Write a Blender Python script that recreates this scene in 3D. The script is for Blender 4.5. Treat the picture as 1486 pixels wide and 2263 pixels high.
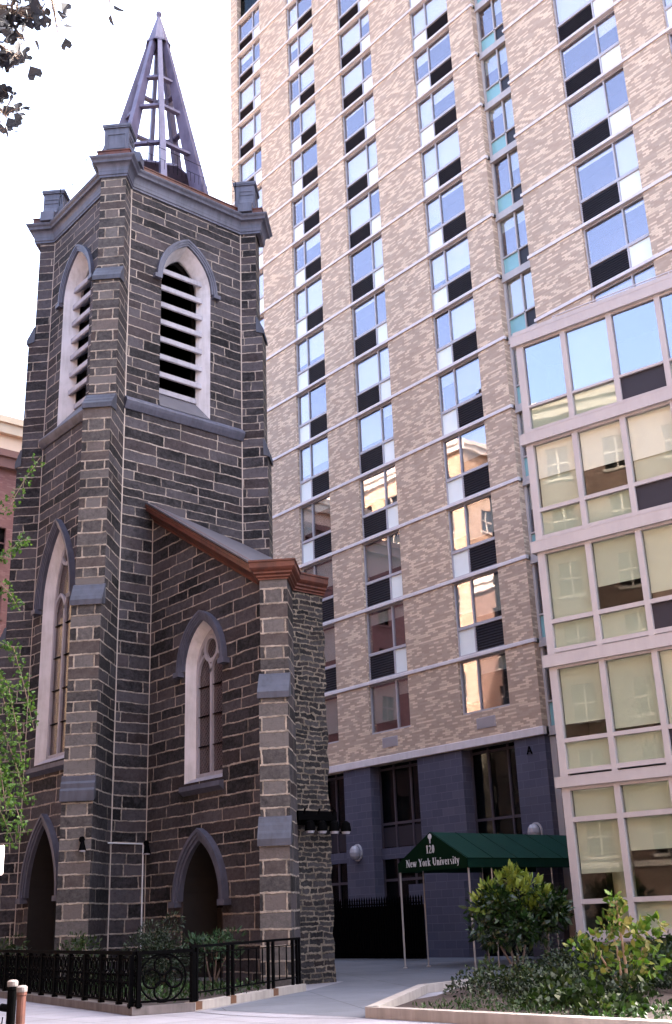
import bpy, math, random
from mathutils import Vector, Matrix
from mathutils.geometry import tessellate_polygon
random.seed(7)
R = math.radians
for o in list(bpy.data.objects): bpy.data.objects.remove(o)
S = bpy.context.scene
COL = S.collection
# ------------------------------------------------------------------ camera
YAW, PITCH, ROLL = -0.861153822, 0.350646818, -0.0388031669
EYE = Vector((0, 0, 1.6))
fwd0 = Vector((math.sin(YAW), math.cos(YAW), 0)); right = Vector((math.cos(YAW), -math.sin(YAW), 0)); up = Vector((0, 0, 1))
fw = fwd0*math.cos(PITCH) + up*math.sin(PITCH); u2 = -fwd0*math.sin(PITCH) + up*math.cos(PITCH)
cr = right*math.cos(ROLL) + u2*math.sin(ROLL); cu = -right*math.sin(ROLL) + u2*math.cos(ROLL)
cam = bpy.data.cameras.new('camera'); cam_o = bpy.data.objects.new('camera', cam); COL.objects.link(cam_o)
cam.sensor_fit = 'VERTICAL'; cam.sensor_height = 36; cam.lens = 36*2448.47/2263
cam.clip_start = 0.1; cam.clip_end = 3000
cam_o.matrix_world = Matrix(((cr.x, cu.x, -fw.x, EYE.x), (cr.y, cu.y, -fw.y, EYE.y), (cr.z, cu.z, -fw.z, EYE.z), (0, 0, 0, 1)))
S.camera = cam_o
# ------------------------------------------------------------------ sky, sun, exposure
SUN_EL, SUN_AZ = R(46), R(22)          # azimuth measured from +Y towards +X
w = bpy.data.worlds.new('World'); S.world = w; w.use_nodes = True
nt = w.node_tree; bg = nt.nodes['Background']
sky = nt.nodes.new('ShaderNodeTexSky'); sky.sky_type = 'NISHITA'; sky.sun_disc = False
sky.sun_elevation = SUN_EL; sky.sun_rotation = SUN_AZ
sky.air_density = 0.8; sky.dust_density = 6.5; sky.ozone_density = 0.5
nt.links.new(sky.outputs[0], bg.inputs[0]); bg.inputs[1].default_value = 0.15
sun = bpy.data.lights.new('sun', 'SUN'); sun.energy = 3.5; sun.angle = R(0.5); sun.color = (1, 0.95, 0.88)
sun_o = bpy.data.objects.new('sun', sun); COL.objects.link(sun_o)
sd = Vector((math.sin(SUN_AZ)*math.cos(SUN_EL), math.cos(SUN_AZ)*math.cos(SUN_EL), math.sin(SUN_EL)))
sun_o.rotation_euler = sd.to_track_quat('Z', 'Y').to_euler(); sun_o.location = (0, 60, 90)
S.view_settings.view_transform = 'Standard'; S.view_settings.look = 'None'; S.view_settings.gamma = 1
S.view_settings.exposure = 3.5
# ------------------------------------------------------------------ materials
def newmat(name):
    m = bpy.data.materials.new(name); m.use_nodes = True
    t = m.node_tree; b = t.nodes['Principled BSDF']
    return m, t, b
class NG:
    """tiny node helper"""
    def __init__(s, t): s.t = t
    def n(s, kind, **kw):
        x = s.t.nodes.new('ShaderNode'+kind)
        for k, v in kw.items(): setattr(x, k, v)
        return x
    def l(s, a, b): s.t.links.new(a, b)
    def m(s, op, a, b=None, c=None):
        x = s.n('Math', operation=op)
        for i, v in enumerate((a, b, c)):
            if v is None: continue
            if isinstance(v, (int, float)): x.inputs[i].default_value = v
            else: s.l(v, x.inputs[i])
        return x.outputs[0]
    def mix(s, f, a, b, bt='MIX'):
        x = s.n('Mix', data_type='RGBA', blend_type=bt)
        for i, v in ((0, f), (6, a), (7, b)):
            if isinstance(v, (int, float)): x.inputs[i].default_value = v
            elif isinstance(v, tuple): x.inputs[i].default_value = (*v, 1)
            else: s.l(v, x.inputs[i])
        return x.outputs[2]
    def noise(s, scale, detail=3, vec=None, rough=.6):
        x = s.n('TexNoise'); x.inputs['Scale'].default_value = scale; x.inputs['Detail'].default_value = detail
        x.inputs['Roughness'].default_value = rough
        if vec is not None: s.l(vec, x.inputs['Vector'])
        return x
    def ramp(s, f, stops, interp='LINEAR'):
        x = s.n('ValToRGB'); x.color_ramp.interpolation = interp
        e = x.color_ramp.elements
        while len(e) < len(stops): e.new(.5)
        for q, (p, c) in zip(e, stops): q.position = p; q.color = (*c, 1)
        s.l(f, x.inputs[0]); return x.outputs[0]
    def bump(s, h, strength, dist, b):
        x = s.n('Bump'); x.inputs['Strength'].default_value = strength; x.inputs['Distance'].default_value = dist
        s.l(h, x.inputs['Height']); s.l(x.outputs[0], b.inputs['Normal'])
def flat(name, col, rough=.6, var=.15, scale=3., metal=0., bump=0., spec=.4):
    m, t, b = newmat(name); g = NG(t)
    co = g.n('TexCoord').outputs['Object']
    nz = g.noise(scale, 4, co)
    f = g.m('MULTIPLY_ADD', nz.outputs[0], 2*var, 1-var)
    hsv = g.n('HueSaturation'); hsv.inputs['Color'].default_value = (*col, 1); g.l(f, hsv.inputs['Value'])
    g.l(hsv.outputs[0], b.inputs['Base Color'])
    b.inputs['Roughness'].default_value = rough; b.inputs['Metallic'].default_value = metal
    b.inputs['Specular IOR Level'].default_value = spec
    if bump: g.bump(g.noise(scale*9, 4, co).outputs[0], bump, .02, b)
    return m
def streaked(name, col, dirt, amount=.5, rough=.5):
    """painted metal or stone with vertical rain streaks and grime"""
    m, t, b = newmat(name); g = NG(t)
    co = g.n('TexCoord').outputs['Object']
    mp = g.n('Mapping'); mp.inputs['Scale'].default_value = (6, 6, .7); g.l(co, mp.inputs[0])
    a = g.noise(1, 5, mp.outputs[0]).outputs[0]; c = g.noise(1.3, 4, co).outputs[0]
    f = g.m('MULTIPLY', g.m('SMOOTHSTEP' if False else 'MULTIPLY', g.m('GREATER_THAN', a, 0), a), c)
    f = g.n('MapRange'); 
    g.l(g.m('MULTIPLY', a, c), f.inputs[0]); f.inputs[1].default_value = .17; f.inputs[2].default_value = .36
    f.inputs[3].default_value = 0; f.inputs[4].default_value = amount
    g.l(g.mix(f.outputs[0], col, dirt), b.inputs['Base Color'])
    b.inputs['Roughness'].default_value = rough; b.inputs['Specular IOR Level'].default_value = .3
    return m
def stone(name, h, L, mw, dark, light, mortar, warp=.05, quoin=0., bumpd=.03, rnd=.75, mortar_noise=.5):
    m, t, b = newmat(name); g = NG(t)
    uv = g.n('UVMap').outputs[0]
    nz = g.noise(1.6, 3, uv)
    sub = g.n('VectorMath', operation='SUBTRACT'); g.l(nz.outputs['Color'], sub.inputs[0]); sub.inputs[1].default_value = (.5, .5, .5)
    scl = g.n('VectorMath', operation='SCALE'); g.l(sub.outputs[0], scl.inputs[0]); scl.inputs['Scale'].default_value = warp*2
    add = g.n('VectorMath', operation='ADD'); g.l(uv, add.inputs[0]); g.l(scl.outputs[0], add.inputs[1])
    sp = g.n('SeparateXYZ'); g.l(add.outputs[0], sp.inputs[0]); U, V = sp.outputs[0], sp.outputs[1]
    # uneven course heights
    v2 = g.m('ADD', V, g.m('MULTIPLY', g.m('SINE', g.m('MULTIPLY', V, 1.9/h*.31)), h*.28))
    r = g.m('DIVIDE', v2, h); row = g.m('FLOOR', r); fr = g.m('FRACT', r)
    hd = g.m('MULTIPLY', g.m('MINIMUM', fr, g.m('SUBTRACT', 1, fr)), h)
    if quoin:
        par = g.m('FLOOR', g.m('MULTIPLY', g.m('FRACT', g.m('MULTIPLY', row, .5)), 2))
        par = g.m('GREATER_THAN', g.m('FRACT', g.m('MULTIPLY_ADD', row, .5, .1)), .5)
        jit = g.n('TexWhiteNoise', noise_dimensions='1D'); g.l(row, jit.inputs['W'])
        q = g.m('MULTIPLY_ADD', jit.outputs[0], quoin*.12, quoin*.24)
        au = g.m('ABSOLUTE', U)
        vd = g.m('ADD', g.m('ABSOLUTE', g.m('SUBTRACT', au, q)), g.m('MULTIPLY', g.m('SUBTRACT', 1, par), 10))
        side = g.m('MULTIPLY', g.m('GREATER_THAN', au, q), par)
        wn = g.n('TexWhiteNoise', noise_dimensions='1D'); g.l(g.m('MULTIPLY_ADD', row, 3.7, g.m('MULTIPLY', side, .41)), wn.inputs['W'])
        cell = g.m('MULTIPLY_ADD', side, -.85, g.m('MULTIPLY_ADD', wn.outputs[0], .8, .3))
    else:
        W = g.m('ADD', g.m('DIVIDE', U, L), g.m('MULTIPLY', row, 7.773))
        vo = g.n('TexVoronoi', voronoi_dimensions='1D', feature='DISTANCE_TO_EDGE'); g.l(W, vo.inputs['W']); vo.inputs['Scale'].default_value = 1; vo.inputs['Randomness'].default_value = rnd
        vc = g.n('TexVoronoi', voronoi_dimensions='1D', feature='F1'); g.l(W, vc.inputs['W']); vc.inputs['Scale'].default_value = 1; vc.inputs['Randomness'].default_value = rnd
        vd = g.m('MULTIPLY', vo.outputs['Distance'], L)
        sc = g.n('SeparateColor'); g.l(vc.outputs['Color'], sc.inputs[0]); cell = sc.outputs[0]
    edge = g.noise(9, 3, uv).outputs[0]
    d = g.m('ADD', g.m('MINIMUM', hd, vd), g.m('MULTIPLY', g.m('SUBTRACT', edge, .5), mw*mortar_noise*2))
    mr = g.n('MapRange', interpolation_type='SMOOTHSTEP'); g.l(d, mr.inputs[0])
    mr.inputs[1].default_value = mw*.35; mr.inputs[2].default_value = mw*.62; mr.inputs[3].default_value = 1; mr.inputs[4].default_value = 0
    mask = mr.outputs[0]
    fine = g.noise(7, 6, uv, .75).outputs[0]; big = g.noise(.55, 3, uv).outputs[0]
    f = g.m('ADD', g.m('MULTIPLY', g.m('POWER', cell, 1.5), .8), g.m('ADD', g.m('MULTIPLY', g.m('SUBTRACT', g.m('MULTIPLY_ADD', fine, .6, g.m('MULTIPLY', g.noise(2.6, 5, uv, .8).outputs[0], .4)), .5), 2.6), g.m('MULTIPLY', g.m('SUBTRACT', big, .35), 1.1)))
    sc_ = g.mix(f, dark, light); g.t.nodes[-1].clamp_factor = True
    wb = g.n('TexWhiteNoise', noise_dimensions='1D'); g.l(g.m('MULTIPLY_ADD', cell, 91.7, row), wb.inputs['W'])
    sc_ = g.mix(g.m('MULTIPLY', g.m('GREATER_THAN', wb.outputs[0], .78), .25), sc_, tuple(q*k for q, k in zip(light, (.85, .62, .54))))
    pat = g.n('MapRange'); g.l(g.noise(1.9, 4, uv, .7).outputs[0], pat.inputs[0]); pat.inputs[1].default_value = .40; pat.inputs[2].default_value = .62
    mc = g.mix(g.m('MULTIPLY_ADD', pat.outputs[0], .7, g.m('MULTIPLY', fine, .25)), mortar, tuple(x*.26 for x in mortar))
    g.l(g.mix(mask, sc_, mc), b.inputs['Base Color'])
    b.inputs['Roughness'].default_value = .85; b.inputs['Specular IOR Level'].default_value = .2
    hgt = g.m('ADD', g.m('MULTIPLY', mask, .55), g.m('MULTIPLY', fine, .6))
    g.bump(hgt, 1.0, bumpd*1.3, b)
    return m
def brick(name, bw, rh, dark, mid, light, thr=.66, mortar=.008, mcol=None):
    m, t, b = newmat(name); g = NG(t)
    uv = g.n('UVMap').outputs[0]
    sp = g.n('SeparateXYZ'); g.l(uv, sp.inputs[0])
    row = g.m('FLOOR', g.m('DIVIDE', sp.outputs[1], rh))
    off = g.m('MULTIPLY', g.m('FRACT', g.m('MULTIPLY', row, .5)), bw)
    cx = g.m('DIVIDE', g.m('ADD', sp.outputs[0], off), bw); colm = g.m('FLOOR', cx)
    cv = g.n('CombineXYZ'); g.l(colm, cv.inputs[0]); g.l(row, cv.inputs[1])
    wn = g.n('TexWhiteNoise', noise_dimensions='2D'); g.l(cv.outputs[0], wn.inputs['Vector'])
    wn2 = g.n('TexWhiteNoise', noise_dimensions='3D'); g.l(cv.outputs[0], wn2.inputs['Vector'])
    big = g.noise(.28, 2, cv.outputs[0]).outputs[0]
    pick = g.m('GREATER_THAN', g.m('ADD', wn.outputs[0], g.m('MULTIPLY', g.m('SUBTRACT', big, .5), .35)), thr)
    base = g.mix(wn2.outputs[0], dark, mid)
    c = g.mix(pick, base, g.mix(wn2.outputs[0], light, tuple(x*.85 for x in light)))
    fx = g.m('FRACT', cx); fy = g.m('FRACT', g.m('DIVIDE', sp.outputs[1], rh))
    dx = g.m('MULTIPLY', g.m('MINIMUM', fx, g.m('SUBTRACT', 1, fx)), bw); dy = g.m('MULTIPLY', g.m('MINIMUM', fy, g.m('SUBTRACT', 1, fy)), rh)
    mk = g.m('LESS_THAN', g.m('MINIMUM', dx, dy), mortar*.5)
    c = g.mix(mk, c, mcol or tuple(x*.9 for x in mid))
    st = g.noise(.5, 4, uv).outputs[0]
    c = g.mix(g.m('MULTIPLY_ADD', st, .5, -.1), c, tuple(x*.55 for x in mid))
    g.l(c, b.inputs['Base Color']); b.inputs['Roughness'].default_value = .85; b.inputs['Specular IOR Level'].default_value = .2
    g.bump(g.m('SUBTRACT', 1, mk), .35, .008, b)
    return m
def glass(name, tint, refl, fac, wob=.0, fr_=.45):
    m, t, b = newmat(name); g = NG(t); t.nodes.remove(b)
    tr = g.n('BsdfTransparent'); tr.inputs[0].default_value = (*tint, 1)
    gl = g.n('BsdfGlossy'); gl.inputs[0].default_value = (*refl, 1); gl.inputs['Roughness'].default_value = .015
    mx = g.n('MixShader'); lw = g.n('LayerWeight'); lw.inputs[0].default_value = .35
    g.l(g.m('MULTIPLY_ADD', lw.outputs['Fresnel'], fr_, fac), mx.inputs[0])
    g.l(tr.outputs[0], mx.inputs[1]); g.l(gl.outputs[0], mx.inputs[2])
    if wob:
        co = g.n('TexCoord').outputs['Object']; bp = g.n('Bump'); bp.inputs['Strength'].default_value = wob; bp.inputs['Distance'].default_value = .02
        g.l(g.noise(1.1, 1, co).outputs[0], bp.inputs['Height']); g.l(bp.outputs[0], gl.inputs['Normal'])
    g.l(mx.outputs[0], t.nodes['Material Output'].inputs[0])
    return m
def leafmat(name, stops, trans=.35, rough=.5):
    m, t, b = newmat(name); g = NG(t)
    geo = g.n('NewGeometry'); c = g.ramp(geo.outputs['Random Per Island'], stops)
    g.l(c, b.inputs['Base Color']); b.inputs['Roughness'].default_value = rough; b.inputs['Specular IOR Level'].default_value = .35
    tl = g.n('BsdfTranslucent'); g.l(c, tl.inputs[0]); mx = g.n('MixShader'); mx.inputs[0].default_value = trans
    g.l(b.outputs[0], mx.inputs[1]); g.l(tl.outputs[0], mx.inputs[2]); g.l(mx.outputs[0], t.nodes['Material Output'].inputs[0])
    return m
MORT = (.32, .265, .23)
M = {}
M['ashlar'] = stone('dark_ashlar', .365, 1.5, .044, (.005, .0045, .0054), (.064, .056, .063), MORT)
M['mortar'] = flat('lime_mortar', MORT, .9, .35, 4)
M['quoin'] = stone('quoin_stone', .365, 1.0, .05, (.017, .0155, .017), (.098, .088, .086), (.32, .265, .22), warp=.035, quoin=.95)
M['rubble'] = stone('rubble_stone', .15, .46, .045, (.005, .0045, .0055), (.04, .036, .038), (.18, .148, .118), warp=.11, bumpd=.06, rnd=1., mortar_noise=1.2)
M['slate_paint'] = streaked('slate_blue_paint', (.078, .080, .112), (.038, .039, .055), .7, .5)
M['cap_dimmed'] = streaked('dimmed_slate_paint', (.047, .050, .070), (.026, .027, .036), .8, .55)  # slate blue paint again, darkened to offset skylight on the up-facing caps
M['spire_paint'] = streaked('spire_metal_paint', (.12, .105, .165), (.065, .052, .088), .8, .45)
M['white_paint'] = streaked('white_reveal_paint', (.48, .46, .485), (.30, .28, .28), .6, .6)
M['grey_trim'] = streaked('pale_grey_trim', (.30, .285, .32), (.17, .16, .18), .6, .6)
M['copper'] = streaked('red_brown_copper', (.095, .031, .02), (.04, .015, .012), .8, .45)
M['lead'] = flat('lead_sheet', (.072, .068, .082), .55, .25, 2)
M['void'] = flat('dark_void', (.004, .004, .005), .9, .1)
M['doorway'] = flat('shade_dark_stone', (.010, .008, .008), .9, .3, 4)  # doorway shade put into the stone colour of the reveals
M['door'] = flat('dark_oak', (.010, .0045, .003), .7, .4, 8)
M['leaded'] = None
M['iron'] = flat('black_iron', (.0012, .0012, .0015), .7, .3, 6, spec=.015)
M['rail_iron'] = flat('black_rail_paint', (.0016, .0016, .002), .6, .2, 6, spec=.03)
M['conduit'] = flat('galvanised_conduit', (.55, .55, .58), .4, .1, 5)
M['brick'] = brick('two_tone_brick', .30, .078, (.365, .265, .205), (.435, .335, .262), (.69, .53, .395))
M['band'] = streaked('cast_stone_band', (.58, .53, .54), (.44, .40, .41), .5, .7)
M['win_frame'] = flat('window_aluminium', (.36, .34, .37), .45, .1, 3)
M['dark_frame'] = flat('dark_bronze_frame', (.05, .042, .055), .5, .1, 3)
M['louver'] = flat('dark_louver', (.012, .010, .018), .6, .2, 5)
M['panel'] = flat('pale_panel', (.66, .70, .70), .35, .06, 2)
M['teal'] = flat('teal_spandrel', (.18, .34, .36), .2, .12, 2)
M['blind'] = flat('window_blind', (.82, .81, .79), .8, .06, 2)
M['blind_green'] = flat('bay_blind', (.49, .52, .455), .8, .07, 1.5)
M['glass'] = glass('window_glass', (.92, .94, .94), (.86, .78, .86), .05, .06, .38)
M['bay_glass'] = glass('bay_glass', (.92, .95, .92), (.92, .92, 1.0), .02, .05, .4)
M['sky_glass'] = glass('top_bay_glass', (.8, .85, .85), (.78, .74, .82), .26, .05)
M['store_glass'] = glass('ground_floor_glass', (.45, .48, .50), (.7, .75, .8), .0, 0, .16)
M['room'] = flat('dim_room', (.10, .10, .098), .9, .3, 1)
M['bay_room'] = flat('bay_room_wall', (.05, .05, .045), .9, .3, 1)
M['column'] = flat('plaster_column', (.55, .50, .38), .8, .08, 2)
M['bay_frame'] = streaked('pinkish_aluminium', (.37, .342, .345), (.28, .258, .258), .35, .5)
M['plinth'] = streaked('granite_plinth', (.36, .32, .35), (.24, .21, .22), .6, .7)
M['block'] = brick('blue_grey_block', .62, .31, (.064, .064, .098), (.078, .078, .116), (.09, .09, .128), .8, .018, (.115, .115, .155))
M['awning'] = flat('green_canvas', (.004, .031, .022), .8, .3, 1.6, bump=.5, spec=.15)
M['awning_front'] = flat('shaded_green_canvas', (.0012, .012, .004), .8, .12, 4, spec=.1)  # same canvas as the slopes, with the gable's weaker light in its colour
M['white_vinyl'] = flat('white_lettering', (.6, .6, .62), .5, .03)
M['steel'] = flat('bright_pole', (.36, .33, .31), .35, .1, 8)
M['lamp_globe'] = flat('opal_globe', (.30, .29, .33), .25, .05)
M['concrete'] = flat('pale_concrete', (.31, .30, .34), .9, .14, 1.2, bump=.15)
M['walk'] = flat('path_concrete', (.17, .178, .21), .9, .16, .9, bump=.15)
def paving(name, col, sx, sy, rot=0):
    m, t, b = newmat(name); g = NG(t); co = g.n('TexCoord').outputs['Object']
    mp = g.n('Mapping'); mp.inputs['Rotation'].default_value = (0, 0, rot); g.l(co, mp.inputs[0])
    sp = g.n('SeparateXYZ'); g.l(mp.outputs[0], sp.inputs[0])
    fx = g.m('FRACT', g.m('DIVIDE', sp.outputs[0], sx)); fy = g.m('FRACT', g.m('DIVIDE', sp.outputs[1], sy))
    ln = g.m('LESS_THAN', g.m('MINIMUM', g.m('MULTIPLY', fx, sx), g.m('MULTIPLY', fy, sy)), .022)
    cv = g.n('CombineXYZ'); g.l(g.m('FLOOR', g.m('DIVIDE', sp.outputs[0], sx)), cv.inputs[0]); g.l(g.m('FLOOR', g.m('DIVIDE', sp.outputs[1], sy)), cv.inputs[1])
    wn = g.n('TexWhiteNoise', noise_dimensions='2D'); g.l(cv.outputs[0], wn.inputs['Vector'])
    n1 = g.noise(.8, 5, co, .7).outputs[0]; n2 = g.noise(26, 3, co).outputs[0]
    vo = g.n('TexVoronoi'); g.l(co, vo.inputs['Vector']); vo.inputs['Scale'].default_value = 2.1
    spot = g.m('LESS_THAN', vo.outputs['Distance'], .055)
    v = g.m('ADD', g.m('MULTIPLY_ADD', n1, .7, .52), g.m('ADD', g.m('MULTIPLY_ADD', n2, .3, -.15), g.m('MULTIPLY_ADD', wn.outputs[0], .14, -.07)))
    v = g.m('MULTIPLY', v, g.m('SUBTRACT', 1, g.m('ADD', g.m('MULTIPLY', ln, .55), g.m('MULTIPLY', spot, .3))))
    h = g.n('HueSaturation'); h.inputs['Color'].default_value = (*col, 1); g.l(v, h.inputs['Value']); g.l(h.outputs[0], b.inputs['Base Color'])
    b.inputs['Roughness'].default_value = .9; b.inputs['Specular IOR Level'].default_value = .2; g.bump(n2, .25, .01, b)
    return m
M['concrete'] = paving('pale_concrete_slabs', (.235, .23, .262), 1.5, 1.5)
M['walk'] = paving('path_concrete_slabs', (.115, .122, .146), 2.4, 2.4, .5)
M['asphalt'] = flat('asphalt', (.05, .05, .055), .9, .2, 2, bump=.2)
M['curb'] = streaked('curb_stone', (.12, .105, .108), (.06, .052, .052), .8, .85)
M['pale_curb'] = streaked('pale_planter_kerb', (.27, .245, .23), (.14, .123, .115), .5, .85)
M['rust'] = flat('rust_stain', (.085, .04, .022), .9, .4, 6)
M['soil'] = flat('brown_soil', (.022, .013, .012), .95, .4, 5, bump=.5)
M['standpipe'] = flat('rusty_copper_pipe', (.06, .02, .014), .5, .6, 9, metal=.3)
M['standcap'] = flat('pale_pipe_cap', (.10, .085, .085), .5, .3, 8)
M['bark'] = flat('grey_brown_bark', (.11, .08, .065), .9, .35, 9, bump=.4)
M['pale_bark'] = flat('pale_stem', (.30, .20, .14), .8, .3, 9)
M['far_brick'] = brick('far_red_brick', .25, .075, (.17, .085, .08), (.22, .11, .10), (.26, .14, .13), .8)
M['far_trim'] = flat('far_brown_trim', (.16, .085, .075), .9, .1, 1)
M['far_cream'] = flat('sunlit_cream_wall', (.62, .50, .38), .9, .1, 1)
M['opp_brick'] = brick('tan_street_brick', .25, .075, (.34, .22, .13), (.42, .28, .17), (.55, .40, .26), .7)
M['walkup_brick'] = brick('brown_street_brick', .25, .075, (.13, .075, .05), (.17, .10, .066), (.22, .14, .095), .75)
M['opp_stone'] = flat('tan_stone_trim', (.5, .42, .32), .9, .1, 2)
M['sign'] = flat('sign_sheet', (.75, .68, .66), .5, .05)
M['sign_red'] = flat('sign_red_print', (.55, .12, .10), .5, .1)
M['grass'] = leafmat('garden_green', [(0, (.008, .02, .005)), (1, (.022, .055, .010))])
M['evergreen'] = leafmat('evergreen_leaf', [(0, (.004, .009, .004)), (1, (.011, .024, .008))], .2)
M['fern'] = leafmat('sumac_leaf', [(0, (.015, .04, .015)), (1, (.05, .10, .045))], .4)
M['low_green'] = leafmat('low_shrub_leaf', [(0, (.006, .015, .003)), (.8, (.015, .034, .005)), (1, (.035, .05, .008))], .35)
M['yellow_green'] = leafmat('yellow_green_leaf', [(0, (.035, .09, .008)), (.55, (.10, .18, .02)), (.8, (.17, .17, .03)), (1, (.24, .20, .09))], .45)
M['tree_shrub'] = leafmat('glossy_dark_leaf', [(0, (.004, .012, .002)), (.7, (.009, .026, .004)), (1, (.025, .05, .006))], .3, .35)
M['tip'] = leafmat('yellow_leaf_tip', [(0, (.08, .13, .015)), (1, (.20, .24, .035))], .4)
M['dark_leaf'] = leafmat('dark_shrub_leaf', [(0, (.012, .022, .014)), (.8, (.03, .045, .03)), (1, (.12, .11, .08))], .2)
M['cover'] = leafmat('ground_cover_leaf', [(0, (.003, .008, .003)), (.7, (.008, .018, .007)), (1, (.02, .037, .009))], .25)
M['gingko'] = leafmat('ginkgo_leaf', [(0, (.018, .05, .007)), (.6, (.04, .10, .011)), (1, (.08, .15, .02))], .5)
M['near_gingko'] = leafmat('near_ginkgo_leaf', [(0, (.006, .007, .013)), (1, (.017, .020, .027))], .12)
def leaded():
    m, t, b = newmat('leaded_glass'); g = NG(t)
    uv = g.n('UVMap').outputs[0]; sp = g.n('SeparateXYZ'); g.l(uv, sp.inputs[0])
    a = g.m('FRACT', g.m('DIVIDE', g.m('ADD', sp.outputs[0], g.m('MULTIPLY', sp.outputs[1], .6)), .085))
    c = g.m('FRACT', g.m('DIVIDE', g.m('SUBTRACT', sp.outputs[0], g.m('MULTIPLY', sp.outputs[1], .6)), .085))
    mk = g.m('LESS_THAN', g.m('MINIMUM', a, c), .17)
    nz = g.noise(5, 2, uv); col = g.ramp(nz.outputs[0], [(.3, (.012, .008, .01)), (.5, (.035, .012, .014)), (.7, (.03, .026, .03))])
    g.l(g.mix(mk, col, (.10, .095, .10)), b.inputs['Base Color'])
    b.inputs['Roughness'].default_value = .22; b.inputs['Specular IOR Level'].default_value = .6
    g.bump(g.noise(7, 2, uv).outputs[0], .5, .03, b)
    return m
M['leaded'] = leaded()
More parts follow.
